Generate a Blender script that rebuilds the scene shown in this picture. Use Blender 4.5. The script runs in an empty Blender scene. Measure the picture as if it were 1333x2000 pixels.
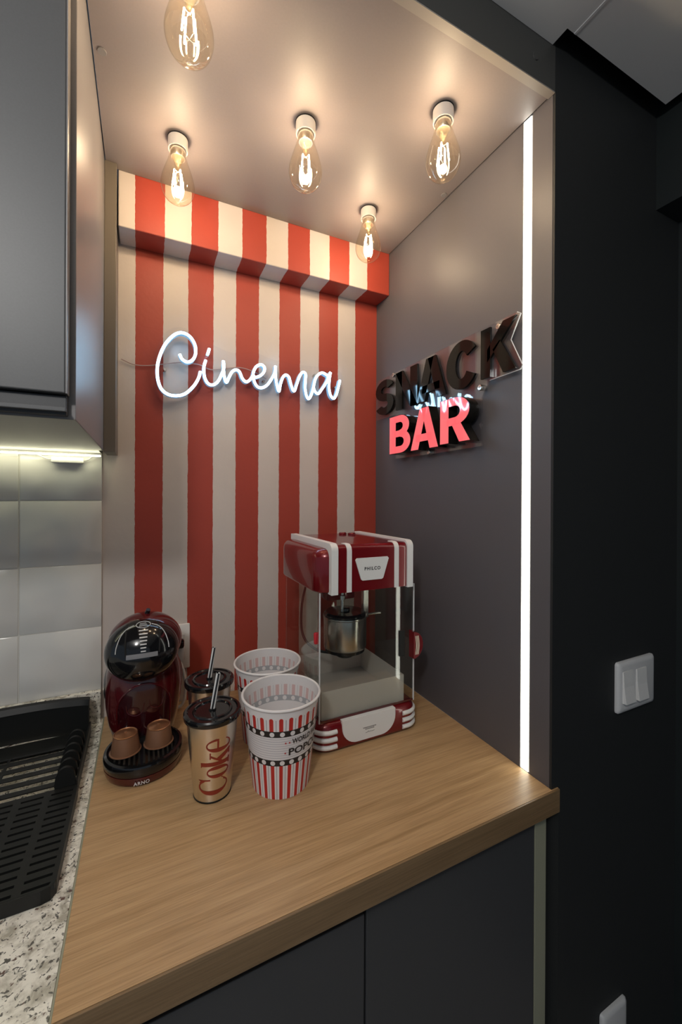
import bpy, bmesh, math, random
from mathutils import Vector, Matrix
random.seed(7)
PI = math.pi
S = bpy.context.scene
COL = S.collection

# ------------------------------------------------------------------ camera
YAW, PITCH, ROLL = math.radians(25.8146), math.radians(-0.1113), math.radians(0.2708)
CAM = Vector((-0.63796, -1.06569, 0.50737))
cd = bpy.data.cameras.new('camera'); cam = bpy.data.objects.new('camera', cd); COL.objects.link(cam)
cd.sensor_width = 36.0; cd.sensor_height = 36.0; cd.sensor_fit = 'AUTO'
cd.lens = 790.53 * 36 / 2000
cd.shift_x = (666.5 - 663.76) / 2000
cd.shift_y = -(1000 - 970.29) / 2000
cd.clip_start = 0.01
fw = Vector((math.sin(YAW) * math.cos(PITCH), math.cos(YAW) * math.cos(PITCH), math.sin(PITCH)))
rt = fw.cross(Vector((0, 0, 1))).normalized(); up = rt.cross(fw)
r2 = rt * math.cos(ROLL) + up * math.sin(ROLL); u2 = up * math.cos(ROLL) - rt * math.sin(ROLL)
M = Matrix((r2, u2, -fw)).transposed().to_4x4(); M.translation = CAM
cam.matrix_world = M
S.camera = cam

# ------------------------------------------------------------------ world, room light, exposure
w = bpy.data.worlds.new('world'); S.world = w; w.use_nodes = True
w.node_tree.nodes['Background'].inputs[0].default_value = (0.66, 0.82, 1.0, 1)
w.node_tree.nodes['Background'].inputs[1].default_value = 0.135
S.view_settings.view_transform = 'Standard'
S.view_settings.look = 'None'
S.view_settings.gamma = 1.0
S.view_settings.use_curve_mapping = False
S.view_settings.exposure = 1.0

# pendant globe of the room, behind and left of the camera
pl_ = bpy.data.lights.new('room_pendant_light', 'POINT'); pl_.energy = 10.5; pl_.color = (1.0, 0.97, 0.93); pl_.shadow_soft_size = 0.06
po = bpy.data.objects.new('room_pendant_light', pl_); COL.objects.link(po); po.location = (-1.08, -1.42, 1.13)
BULB_W, BULB_C = 0.56, (1.0, 0.77, 0.56)

# ------------------------------------------------------------------ materials
def mat(name, color, rough=0.5, metal=0.0, coat=0.0, emit=None, estr=0.0, spec=0.5, noise=0.0, nscale=40.0, bump=0.0, bscale=200.0, bdist=0.002, bdetail=3, stretch=None, coat_rough=0.03):
    m = bpy.data.materials.new(name); m.use_nodes = True
    nt = m.node_tree; b = nt.nodes['Principled BSDF']
    b.inputs['Base Color'].default_value = (*color, 1)
    b.inputs['Roughness'].default_value = rough
    b.inputs['Metallic'].default_value = metal
    b.inputs['Specular IOR Level'].default_value = spec
    b.inputs['Coat Weight'].default_value = coat
    b.inputs['Coat Roughness'].default_value = coat_rough
    if emit:
        b.inputs['Emission Color'].default_value = (*emit, 1); b.inputs['Emission Strength'].default_value = estr
    if noise or bump:
        tc = nt.nodes.new('ShaderNodeTexCoord'); mp = nt.nodes.new('ShaderNodeMapping')
        nt.links.new(tc.outputs['Object'], mp.inputs[0])
        if stretch: mp.inputs['Scale'].default_value = stretch
    if noise:
        n = nt.nodes.new('ShaderNodeTexNoise'); n.inputs['Scale'].default_value = nscale; n.inputs['Detail'].default_value = 4
        nt.links.new(mp.outputs[0], n.inputs['Vector'])
        mx = nt.nodes.new('ShaderNodeMix'); mx.data_type = 'RGBA'
        mx.inputs['A'].default_value = (*[c * (1 - noise) for c in color], 1)
        mx.inputs['B'].default_value = (*[min(1, c * (1 + noise)) for c in color], 1)
        nt.links.new(n.outputs['Fac'], mx.inputs['Factor']); nt.links.new(mx.outputs['Result'], b.inputs['Base Color'])
    if bump:
        n2 = nt.nodes.new('ShaderNodeTexNoise'); n2.inputs['Scale'].default_value = bscale; n2.inputs['Detail'].default_value = bdetail
        nt.links.new(mp.outputs[0], n2.inputs['Vector'])
        bp = nt.nodes.new('ShaderNodeBump'); bp.inputs['Strength'].default_value = bump; bp.inputs['Distance'].default_value = bdist
        nt.links.new(n2.outputs['Fac'], bp.inputs['Height']); nt.links.new(bp.outputs[0], b.inputs['Normal'])
    return m

def glass(name, tint=(1, 1, 1), base=0.05, rough=0.02, frost=0.0, gain=0.9):
    m = bpy.data.materials.new(name); m.use_nodes = True; nt = m.node_tree; nt.nodes.clear()
    out = nt.nodes.new('ShaderNodeOutputMaterial'); mix = nt.nodes.new('ShaderNodeMixShader')
    tr = nt.nodes.new('ShaderNodeBsdfTransparent'); tr.inputs[0].default_value = (*tint, 1)
    gl = nt.nodes.new('ShaderNodeBsdfGlossy'); gl.inputs['Roughness'].default_value = rough
    lw = nt.nodes.new('ShaderNodeLayerWeight'); lw.inputs['Blend'].default_value = 0.5
    p = nt.nodes.new('ShaderNodeMath'); p.operation = 'POWER'; p.inputs[1].default_value = 4.0
    ma = nt.nodes.new('ShaderNodeMath'); ma.operation = 'MULTIPLY_ADD'; ma.inputs[1].default_value = gain; ma.inputs[2].default_value = base
    nt.links.new(lw.outputs['Facing'], p.inputs[0]); nt.links.new(p.outputs[0], ma.inputs[0]); nt.links.new(ma.outputs[0], mix.inputs[0])
    src = tr.outputs[0]
    if frost:
        df = nt.nodes.new('ShaderNodeBsdfTranslucent'); df.inputs[0].default_value = (0.92, 0.89, 0.85, 1)
        d2 = nt.nodes.new('ShaderNodeBsdfDiffuse'); d2.inputs[0].default_value = (0.92, 0.89, 0.85, 1)
        a = nt.nodes.new('ShaderNodeMixShader'); a.inputs[0].default_value = 0.6
        nt.links.new(df.outputs[0], a.inputs[1]); nt.links.new(d2.outputs[0], a.inputs[2])
        f = nt.nodes.new('ShaderNodeMixShader'); f.inputs[0].default_value = frost
        nt.links.new(tr.outputs[0], f.inputs[1]); nt.links.new(a.outputs[0], f.inputs[2]); src = f.outputs[0]
    nt.links.new(src, mix.inputs[1]); nt.links.new(gl.outputs[0], mix.inputs[2]); nt.links.new(mix.outputs[0], out.inputs[0])
    return m

def emis(name, color, strength):
    m = bpy.data.materials.new(name); m.use_nodes = True; nt = m.node_tree; nt.nodes.clear()
    out = nt.nodes.new('ShaderNodeOutputMaterial'); e = nt.nodes.new('ShaderNodeEmission')
    e.inputs[0].default_value = (*color, 1); e.inputs[1].default_value = strength
    nt.links.new(e.outputs[0], out.inputs[0]); return m

def node(nt, t, **k):
    n = nt.nodes.new(t)
    for a, b in k.items(): setattr(n, a, b)
    return n

def math_n(nt, op, a, b=None, c=None):
    n = node(nt, 'ShaderNodeMath', operation=op)
    for i, x in enumerate((a, b, c)):
        if x is None: continue
        if isinstance(x, (int, float)): n.inputs[i].default_value = x
        else: nt.links.new(x, n.inputs[i])
    return n.outputs[0]

def stripes_mat():
    m = bpy.data.materials.new('striped_paint'); m.use_nodes = True; nt = m.node_tree; b = nt.nodes['Principled BSDF']
    tc = node(nt, 'ShaderNodeTexCoord'); sp = node(nt, 'ShaderNodeSeparateXYZ'); nt.links.new(tc.outputs['Object'], sp.inputs[0])
    nz = node(nt, 'ShaderNodeTexNoise'); nz.inputs['Scale'].default_value = 38; nz.inputs['Detail'].default_value = 3; nz.inputs['Roughness'].default_value = 0.7
    nt.links.new(tc.outputs['Object'], nz.inputs['Vector'])
    j = math_n(nt, 'MULTIPLY_ADD', nz.outputs['Fac'], 0.0042, -0.0021)
    x = math_n(nt, 'ADD', sp.outputs['X'], j)
    f = math_n(nt, 'FRACT', math_n(nt, 'MULTIPLY', math_n(nt, 'ADD', x, 0.6575), 1 / 0.1168))
    red = math_n(nt, 'LESS_THAN', f, 0.515)
    red = math_n(nt, 'MULTIPLY', red, math_n(nt, 'GREATER_THAN', x, -0.664))
    red = math_n(nt, 'MAXIMUM', red, math_n(nt, 'GREATER_THAN', x, -0.03))
    n2 = node(nt, 'ShaderNodeTexNoise'); n2.inputs['Scale'].default_value = 9; n2.inputs['Detail'].default_value = 5
    nt.links.new(tc.outputs['Object'], n2.inputs['Vector'])
    mx = node(nt, 'ShaderNodeMix', data_type='RGBA')
    mx.inputs['A'].default_value = (0.62, 0.555, 0.51, 1); mx.inputs['B'].default_value = (0.385, 0.050, 0.029, 1)
    nt.links.new(red, mx.inputs['Factor'])
    m2 = node(nt, 'ShaderNodeMix', data_type='RGBA', blend_type='MULTIPLY'); m2.inputs['Factor'].default_value = 0.16
    nt.links.new(mx.outputs['Result'], m2.inputs['A']); nt.links.new(n2.outputs['Fac'], m2.inputs['B'])
    nt.links.new(m2.outputs['Result'], b.inputs['Base Color'])
    b.inputs['Roughness'].default_value = 0.55
    bp = node(nt, 'ShaderNodeBump'); bp.inputs['Strength'].default_value = 0.18; bp.inputs['Distance'].default_value = 0.002
    n3 = node(nt, 'ShaderNodeTexNoise'); n3.inputs['Scale'].default_value = 90
    nt.links.new(tc.outputs['Object'], n3.inputs['Vector'])
    nt.links.new(n3.outputs['Fac'], bp.inputs['Height']); nt.links.new(bp.outputs[0], b.inputs['Normal'])
    return m

def wood_mat(name, dark=1.0):
    m = bpy.data.materials.new(name); m.use_nodes = True; nt = m.node_tree; b = nt.nodes['Principled BSDF']
    tc = node(nt, 'ShaderNodeTexCoord'); mp = node(nt, 'ShaderNodeMapping'); mp.inputs['Scale'].default_value = (1.1, 34, 34)
    mp.inputs['Rotation'].default_value = (0, 0, math.radians(1.5))
    nt.links.new(tc.outputs['Object'], mp.inputs[0])
    n1 = node(nt, 'ShaderNodeTexNoise'); n1.inputs['Scale'].default_value = 2.2; n1.inputs['Detail'].default_value = 6; n1.inputs['Roughness'].default_value = 0.62; n1.inputs['Distortion'].default_value = 0.5
    nt.links.new(mp.outputs[0], n1.inputs['Vector'])
    mp2 = node(nt, 'ShaderNodeMapping'); mp2.inputs['Scale'].default_value = (9, 330, 330); nt.links.new(tc.outputs['Object'], mp2.inputs[0])
    n2 = node(nt, 'ShaderNodeTexNoise'); n2.inputs['Scale'].default_value = 1.6; n2.inputs['Detail'].default_value = 3; nt.links.new(mp2.outputs[0], n2.inputs['Vector'])
    cr = node(nt, 'ShaderNodeValToRGB'); e = cr.color_ramp.elements
    e[0].position = 0.30; e[0].color = (0.400 * dark, 0.242 * dark, 0.112 * dark, 1)
    e[1].position = 0.72; e[1].color = (0.56 * dark, 0.366 * dark, 0.190 * dark, 1)
    k = cr.color_ramp.elements.new(0.50); k.color = (0.495 * dark, 0.312 * dark, 0.155 * dark, 1)
    nt.links.new(n1.outputs['Fac'], cr.inputs[0])
    mx = node(nt, 'ShaderNodeMix', data_type='RGBA', blend_type='MULTIPLY'); mx.inputs['Factor'].default_value = 0.42
    cr2 = node(nt, 'ShaderNodeValToRGB'); cr2.color_ramp.elements[0].position = 0.32; cr2.color_ramp.elements[1].position = 0.6
    cr2.color_ramp.elements[0].color = (0.45, 0.40, 0.36, 1)
    nt.links.new(n2.outputs['Fac'], cr2.inputs[0])
    nt.links.new(cr.outputs[0], mx.inputs['A']); nt.links.new(cr2.outputs[0], mx.inputs['B']); nt.links.new(mx.outputs['Result'], b.inputs['Base Color'])
    b.inputs['Roughness'].default_value = 0.40
    bp = node(nt, 'ShaderNodeBump'); bp.inputs['Strength'].default_value = 0.12; bp.inputs['Distance'].default_value = 0.001
    nt.links.new(n2.outputs['Fac'], bp.inputs['Height']); nt.links.new(bp.outputs[0], b.inputs['Normal'])
    return m

def granite_mat():
    m = bpy.data.materials.new('white_granite'); m.use_nodes = True; nt = m.node_tree; b = nt.nodes['Principled BSDF']
    tc = node(nt, 'ShaderNodeTexCoord')
    n1 = node(nt, 'ShaderNodeTexNoise'); n1.inputs['Scale'].default_value = 55; n1.inputs['Detail'].default_value = 7; n1.inputs['Roughness'].default_value = 0.6; n1.inputs['Distortion'].default_value = 0.4
    n2 = node(nt, 'ShaderNodeTexNoise'); n2.inputs['Scale'].default_value = 165; n2.inputs['Detail'].default_value = 5; n2.inputs['Roughness'].default_value = 0.55; n2.inputs['Distortion'].default_value = 0.9
    n3 = node(nt, 'ShaderNodeTexNoise'); n3.inputs['Scale'].default_value = 110; n3.inputs['Detail'].default_value = 3
    mp3 = node(nt, 'ShaderNodeMapping'); mp3.inputs['Location'].default_value = (3.1, 1.7, 0.4); nt.links.new(tc.outputs['Object'], mp3.inputs[0])
    for n in (n1, n2): nt.links.new(tc.outputs['Object'], n.inputs['Vector'])
    nt.links.new(mp3.outputs[0], n3.inputs['Vector'])
    c1 = node(nt, 'ShaderNodeValToRGB'); c1.color_ramp.elements[0].position = 0.36; c1.color_ramp.elements[0].color = (0.40, 0.37, 0.30, 1)
    c1.color_ramp.elements[1].position = 0.56; c1.color_ramp.elements[1].color = (0.80, 0.77, 0.68, 1)
    c2 = node(nt, 'ShaderNodeValToRGB'); c2.color_ramp.elements[0].position = 0.375; c2.color_ramp.elements[0].color = (0, 0, 0, 1); c2.color_ramp.elements[1].position = 0.425; c2.color_ramp.elements[1].color = (1, 1, 1, 1)
    c3 = node(nt, 'ShaderNodeValToRGB'); c3.color_ramp.elements[0].position = 0.30; c3.color_ramp.elements[0].color = (0, 0, 0, 1); c3.color_ramp.elements[1].position = 0.36; c3.color_ramp.elements[1].color = (1, 1, 1, 1)
    nt.links.new(n1.outputs['Fac'], c1.inputs[0]); nt.links.new(n2.outputs['Fac'], c2.inputs[0]); nt.links.new(n3.outputs['Fac'], c3.inputs[0])
    m1 = node(nt, 'ShaderNodeMix', data_type='RGBA'); m1.inputs['A'].default_value = (0.10, 0.095, 0.085, 1)
    nt.links.new(c2.outputs[0], m1.inputs['Factor']); nt.links.new(c1.outputs[0], m1.inputs['B'])
    m2 = node(nt, 'ShaderNodeMix', data_type='RGBA'); m2.inputs['A'].default_value = (0.12, 0.075, 0.06, 1)
    nt.links.new(c3.outputs[0], m2.inputs['Factor']); nt.links.new(m1.outputs['Result'], m2.inputs['B'])
    nt.links.new(m2.outputs['Result'], b.inputs['Base Color']); b.inputs['Roughness'].default_value = 0.22
    return m

MT = dict(
    stripes=stripes_mat(), wood=wood_mat('oak_laminate'), wood_shaded=wood_mat('oak_shaded_edge', 0.45), granite=granite_mat(),
    panel=mat('taupe_laminate_shaded', (0.094, 0.088, 0.095), 0.50, noise=0.05, nscale=300),
    ceil_panel=mat('taupe_laminate_lit', (0.225, 0.194, 0.190), 0.50, noise=0.05, nscale=300),  # same laminate as the side panel; its stronger lighting is in the paler colour
    cab=mat('grey_laminate', (0.21, 0.20, 0.20), 0.36, noise=0.06, nscale=400),
    door=mat('dark_grey_laminate', (0.095, 0.097, 0.100), 0.45, noise=0.10, nscale=500),
    lowdoor=mat('graphite_laminate', (0.050, 0.051, 0.054), 0.45, noise=0.10, nscale=500),
    filler=mat('taupe_filler', (0.150, 0.130, 0.105), 0.40),
    darkwall=mat('charcoal_paint', (0.0135, 0.0150, 0.0155), 0.65, noise=0.10, nscale=60, bump=0.05, bscale=300),
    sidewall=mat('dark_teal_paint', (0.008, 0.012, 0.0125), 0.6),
    fascia=mat('dark_grey_fascia', (0.055, 0.055, 0.052), 0.5, noise=0.06, nscale=300),
    rail=mat('pale_rail_edge', (0.30, 0.27, 0.24), 0.45),
    ceilwhite=mat('white_ceiling_paint', (0.74, 0.74, 0.74), 0.8),
    floor=mat('grey_floor', (0.40, 0.36, 0.32), 0.4, noise=0.1, nscale=8),
    tile=mat('white_glazed_tile', (0.66, 0.65, 0.62), 0.16, bump=0.65, bscale=14, bdist=0.020, bdetail=0.4),
    grout=mat('pale_grout', (0.62, 0.60, 0.55), 0.8),
    black=mat('gloss_black_plastic', (0.006, 0.006, 0.007), 0.12, coat=0.3),
    blackmat=mat('satin_black_plastic', (0.009, 0.0095, 0.009), 0.45, spec=0.32),
    gapblack=mat('black_shadow_gap', (0.004, 0.004, 0.004), 0.8),
    chrome=mat('brushed_steel', (0.62, 0.60, 0.56), 0.22, metal=1.0),
    silver=mat('champagne_metal', (0.80, 0.74, 0.64), 0.27, metal=1.0, noise=0.04, nscale=20),
    white=mat('white_plastic', (0.72, 0.71, 0.69), 0.35),
    whitegrey=mat('pale_grey_plastic', (0.58, 0.58, 0.58), 0.35),
    red=mat('metallic_red_plastic', (0.17, 0.004, 0.007), 0.24, metal=0.25, coat=0.5),
    burg=mat('gloss_burgundy_plastic', (0.070, 0.003, 0.005), 0.16, coat=0.6),
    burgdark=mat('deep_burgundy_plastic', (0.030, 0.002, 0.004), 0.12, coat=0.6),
    redprint=mat('red_print', (0.50, 0.025, 0.020), 0.4), greyprint=mat('grey_print', (0.22, 0.22, 0.23), 0.4),
    blackprint=mat('black_print', (0.012, 0.012, 0.014), 0.4), bwhite=mat('bucket_white_plastic', (0.74, 0.71, 0.70), 0.35),
    lilac=mat('lilac_grey_print', (0.42, 0.39, 0.43), 0.4),
    inred=mat('faded_pink_inside', (0.60, 0.42, 0.41), 0.4), ingrey=mat('faded_grey_inside', (0.48, 0.48, 0.49), 0.4), inblack=mat('faded_band_inside', (0.36, 0.37, 0.39), 0.4),
    inwhite=mat('bucket_inside', (0.68, 0.66, 0.66), 0.4),
    cokered=mat('brick_red_print', (0.27, 0.030, 0.014), 0.4),
    copper=mat('copper_foil', (0.42, 0.20, 0.10), 0.32, metal=0.75), copperside=mat('brown_capsule_side', (0.24, 0.115, 0.062), 0.35, metal=0.3),
    acrylic=glass('clear_acrylic', (0.97, 0.97, 0.98), 0.09, 0.01, gain=0.9),
    backplate=glass('thin_clear_acrylic', (0.98, 0.98, 0.99), 0.006, 0.03, gain=0.5),
    pane=glass('clear_pane', (0.93, 0.94, 0.92), 0.045, 0.015, gain=0.75),
    bulbglass=glass('amber_bulb_glass', (1.0, 0.955, 0.86), 0.07, 0.01, gain=0.75),
    bulbstem=glass('clear_glass_stem', (1.0, 0.93, 0.80), 0.10, 0.02),
    frost=glass('frosted_tray_plastic', (0.9, 0.9, 0.9), 0.03, 0.3, frost=0.62, gain=0.3),
    neon=emis('white_blue_neon', (0.40, 0.72, 1.0), 11.0), neonbody=mat('neon_silicone', (0.35, 0.50, 0.62), 0.4, emit=(0.25, 0.55, 0.9), estr=0.12),
    led=emis('white_led_diffuser', (1.0, 1.0, 0.88), 3.0), ledw=emis('warm_led_strip', (1.0, 0.97, 0.66), 6.0),
    filament=emis('warm_filament', (1.0, 0.80, 0.50), 60.0),
    bar=mat('lit_coral_face', (0.45, 0.06, 0.07), 0.06, coat=0.6, emit=(1.0, 0.165, 0.180), estr=0.36),
    sign=mat('gloss_black_acrylic', (0.008, 0.007, 0.006), 0.06, spec=0.22),
    cream=mat('cream_trim', (0.70, 0.58, 0.45), 0.35), pinkcap=mat('white_socket_ceramic', (0.75, 0.70, 0.64), 0.4),
    olive=mat('pale_edge_band', (0.30, 0.30, 0.215), 0.55),
    latch=mat('red_latch_plastic', (0.55, 0.02, 0.03), 0.25, coat=0.5),
    cable=mat('clear_pink_cable', (0.42, 0.30, 0.27), 0.35),
)

# ------------------------------------------------------------------ mesh helpers
def off(o):
    v = Vector((0, 0, 0))
    while o is not None: v += o.location; o = o.parent
    return v

def obj(name, bm, m, parent=None, smooth=False, base=None):
    """bm is in world metres; becomes one mesh object, a part when it has a parent"""
    bmesh.ops.recalc_face_normals(bm, faces=bm.faces)
    sh = off(parent) if parent is not None else (Vector(base) if base is not None else Vector((0, 0, 0)))
    for v in bm.verts: v.co -= sh
    me = bpy.data.meshes.new(name); bm.to_mesh(me); bm.free()
    for x in (m if isinstance(m, (list, tuple)) else [m]): me.materials.append(MT[x])
    if smooth:
        for p in me.polygons: p.use_smooth = True
        if smooth != 'all':
            me.set_sharp_from_angle(angle=math.radians(smooth if smooth is not True else 40))
    o = bpy.data.objects.new(name, me); COL.objects.link(o)
    if parent is not None: o.parent = parent
    elif base is not None: o.location = base
    return o

def thing(name, label, cat, loc, group=None):
    o = bpy.data.objects.new(name, None); COL.objects.link(o); o.location = loc; o.empty_display_size = 0.05
    tag(o, label, cat, group); return o

def tag(o, label, cat, group=None):
    o['label'] = label; o['category'] = cat
    if group: o['group'] = group
    return o

def struct(o): o['kind'] = 'structure'; return o

def copy_tree(o, parent=None):
    c = o.copy(); COL.objects.link(c); c.parent = parent
    for ch in list(o.children): copy_tree(ch, c)
    return c

def box(bm, x0, x1, y0, y1, z0, z1, bev=0.0, seg=2, mi=0):
    b2 = bmesh.new(); bmesh.ops.create_cube(b2, size=1)
    for v in b2.verts:
        v.co = Vector(((x0 + x1) / 2 + v.co.x * (x1 - x0), (y0 + y1) / 2 + v.co.y * (y1 - y0), (z0 + z1) / 2 + v.co.z * (z1 - z0)))
    if bev: bmesh.ops.bevel(b2, geom=b2.edges[:], offset=bev, segments=seg, affect='EDGES', profile=0.5)
    for f in b2.faces: f.material_index = mi
    merge(bm, b2); return bm

def merge(bm, b2):
    vm = {v: bm.verts.new(v.co) for v in b2.verts}
    for f in b2.faces:
        try: nf = bm.faces.new([vm[v] for v in f.verts]); nf.material_index = f.material_index
        except ValueError: pass
    b2.free()

def bx(*a, **k): return box(bmesh.new(), *a, **k)

def lathe(bm, c, prof, n=48, sx=1.0, sy=1.0, mi=0, cap=True):
    rings = []
    for r, z in prof:
        rings.append([bm.verts.new((c[0] + sx * r * math.cos(2 * PI * i / n), c[1] + sy * r * math.sin(2 * PI * i / n), c[2] + z)) for i in range(n)])
    for a, b in zip(rings, rings[1:]):
        for i in range(n):
            f = bm.faces.new((a[i], a[(i + 1) % n], b[(i + 1) % n], b[i])); f.material_index = mi
    if cap:
        f = bm.faces.new(rings[0][::-1]); f.material_index = mi
        f = bm.faces.new(rings[-1]); f.material_index = mi
    return bm

def prism(bm, pts, fn, w0, w1, mi=0):
    """closed polygon of (u, v), swept from w0 to w1; fn maps (u, v, w) to a world point"""
    a = [bm.verts.new(fn(u, v, w0)) for u, v in pts]; b = [bm.verts.new(fn(u, v, w1)) for u, v in pts]
    n = len(pts)
    for fs in (a[::-1], b): f = bm.faces.new(fs); f.material_index = mi
    for i in range(n): f = bm.faces.new((a[i], a[(i + 1) % n], b[(i + 1) % n], b[i])); f.material_index = mi
    return bm

def smooth_path(pts, n=8, closed=False):
    P = [Vector(p) for p in pts]; out = []
    m = len(P)
    for i in range(m if closed else m - 1):
        g = (lambda k: P[k % m]) if closed else (lambda k: P[min(max(k, 0), m - 1)])
        p0, p1, p2, p3 = g(i - 1), g(i), g(i + 1), g(i + 2)
        for k in range(n):
            t = k / n
            out.append(0.5 * ((2 * p1) + (p2 - p0) * t + (2 * p0 - 5 * p1 + 4 * p2 - p3) * t * t + (3 * p1 - p0 - 3 * p2 + p3) * t ** 3))
    if not closed: out.append(P[-1])
    return out

def tube(bm, path, r, n=8, closed=False, cap=True, mi=0):
    """r a number or one per point"""
    P = [Vector(p) for p in path]; m = len(P); rings = []; prev = None
    for i in range(m):
        a = P[(i - 1) % m] if (closed or i > 0) else P[i]; b = P[(i + 1) % m] if (closed or i < m - 1) else P[i]
        t = (b - a).normalized() if (b - a).length > 1e-9 else Vector((0, 0, 1))
        if prev is None:
            x = Vector((0, 0, 1)) if abs(t.z) < 0.9 else Vector((1, 0, 0))
            nx = (x - t * x.dot(t)).normalized()
        else: nx = (prev - t * prev.dot(t)).normalized()
        prev = nx; ny = t.cross(nx); rr = r[i] if isinstance(r, (list, tuple)) else r
        rings.append([bm.verts.new(P[i] + nx * rr * math.cos(2 * PI * k / n) + ny * rr * math.sin(2 * PI * k / n)) for k in range(n)])
    for i in range(m if closed else m - 1):
        a, b = rings[i], rings[(i + 1) % m]
        for k in range(n): f = bm.faces.new((a[k], a[(k + 1) % n], b[(k + 1) % n], b[k])); f.material_index = mi
    if cap and not closed:
        for rg in (rings[0][::-1], rings[-1]): f = bm.faces.new(rg); f.material_index = mi
    return bm

def rrect(hx, hy, r, n=6, cx=0.0, cy=0.0):
    out = []
    for (sx, sy, a0) in ((1, 1, 0), (-1, 1, 90), (-1, -1, 180), (1, -1, 270)):
        for k in range(n + 1):
            a = math.radians(a0 + 90 * k / n)
            out.append((cx + sx * (hx - r) + r * math.cos(a), cy + sy * (hy - r) + r * math.sin(a)))
    return out

def loft(bm, layers, mi=0):
    """layers: list of (outline [(x, y)...], z)"""
    R = [[bm.verts.new((x, y, z)) for x, y in o] for o, z in layers]; n = len(R[0])
    for a, b in zip(R, R[1:]):
        for i in range(n): f = bm.faces.new((a[i], a[(i + 1) % n], b[(i + 1) % n], b[i])); f.material_index = mi
    for rg in (R[0][::-1], R[-1]): f = bm.faces.new(rg); f.material_index = mi
    return bm

def ellipsoid(bm, c, r, nu=40, nv=24, mi=0, tilt=0.0):
    ct, st = math.cos(tilt), math.sin(tilt)
    def P(i, j):
        a = 2 * PI * i / nu; b = -PI / 2 + PI * j / nv
        x, y, z = r[0] * math.cos(b) * math.cos(a), r[1] * math.cos(b) * math.sin(a), r[2] * math.sin(b)
        return Vector((c[0] + x, c[1] + y * ct - z * st, c[2] + y * st + z * ct))
    rows = [[bm.verts.new(P(i, j)) for i in range(nu)] for j in range(1, nv)]
    lo, hi = bm.verts.new(P(0, 0)), bm.verts.new(P(0, nv))
    for a, b in zip(rows, rows[1:]):
        for i in range(nu): bm.faces.new((a[i], a[(i + 1) % nu], b[(i + 1) % nu], b[i])).material_index = mi
    for i in range(nu):
        bm.faces.new((lo, rows[0][(i + 1) % nu], rows[0][i])).material_index = mi
        bm.faces.new((hi, rows[-1][i], rows[-1][(i + 1) % nu])).material_index = mi
    return bm

def text2d(s, bold=0.0, spacing=1.0):
    """triangles of a line of the built-in font, fitted to height 1 from the baseline of its box; returns list of polygons and width"""
    cu = bpy.data.curves.new('t', 'FONT'); cu.body = s; cu.size = 1; cu.offset = bold; cu.resolution_u = 3; cu.space_character = spacing
    ob = bpy.data.objects.new('t', cu); me = bpy.data.meshes.new_from_object(ob)
    xs = [v.co.x for v in me.vertices]; ys = [v.co.y for v in me.vertices]
    x0, y0, h = min(xs), min(ys), max(ys) - min(ys)
    polys = [[((me.vertices[i].co.x - x0) / h, (me.vertices[i].co.y - y0) / h) for i in p.vertices] for p in me.polygons]
    wd = (max(xs) - x0) / h
    bpy.data.objects.remove(ob); bpy.data.curves.remove(cu); bpy.data.meshes.remove(me)
    return polys, wd

def flat(bm, polys, fn, mi=0, cuts=0):
    b2 = bmesh.new()
    for p in polys:
        vs = [b2.verts.new((u, v, 0)) for u, v in p]
        try: b2.faces.new(vs)
        except ValueError: pass
    if cuts: bmesh.ops.subdivide_edges(b2, edges=b2.edges[:], cuts=cuts, use_grid_fill=True)
    for v in b2.verts: v.co = Vector(fn(v.co.x, v.co.y))
    for f in b2.faces: f.material_index = mi
    merge(bm, b2); return bm

def ring(cx, cy, rx, ry, tx, ty, a0, a1, n=14):
    out = []
    for i in range(n):
        a, b = math.radians(a0 + (a1 - a0) * i / n), math.radians(a0 + (a1 - a0) * (i + 1) / n)
        o = lambda t: (cx + rx * math.cos(t), cy + ry * math.sin(t)); q = lambda t: (cx + (rx - tx) * math.cos(t), cy + (ry - ty) * math.sin(t))
        out.append([o(a), o(b), q(b), q(a)])
    return out

def R4(x0, y0, x1, y1): return [(x0, y0), (x1, y0), (x1, y1), (x0, y1)]
# heavy grotesque capitals in a unit box
GL = dict(
    S=ring(.5, .7, .5, .3, .31, .2, 22, 270) + ring(.5, .3, .5, .3, .31, .2, 90, -158),
    N=[R4(0, 0, .31, 1), R4(.69, 0, 1, 1), [(0, 1), (.33, 1), (1, 0), (.67, 0)]],
    A=[[(0, 0), (.29, 0), (.60, 1), (.34, 1)], [(1, 0), (.71, 0), (.40, 1), (.66, 1)], R4(.2, .19, .8, .37)],
    C=ring(.5, .5, .5, .5, .31, .21, 33, 327, 26),
    K=[R4(0, 0, .29, 1), [(.2, .30), (.2, .56), (.65, 1), (1, 1)], [(.36, .52), (.56, .66), (1, 0), (.66, 0)]],
    B=[R4(0, 0, .31, 1), R4(.25, .82, .52, 1), R4(.25, .43, .52, .60), R4(.25, 0, .55, .18)] + ring(.50, .715, .44, .285, .29, .18, -90, 90) + ring(.53, .30, .47, .30, .30, .18, -90, 90),
    R=[R4(0, 0, .30, 1), R4(.25, .82, .52, 1), R4(.25, .38, .55, .56), [(.40, .42), (.70, .42), (1, 0), (.66, 0)]] + ring(.50, .69, .48, .31, .30, .18, -90, 90),
)
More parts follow.
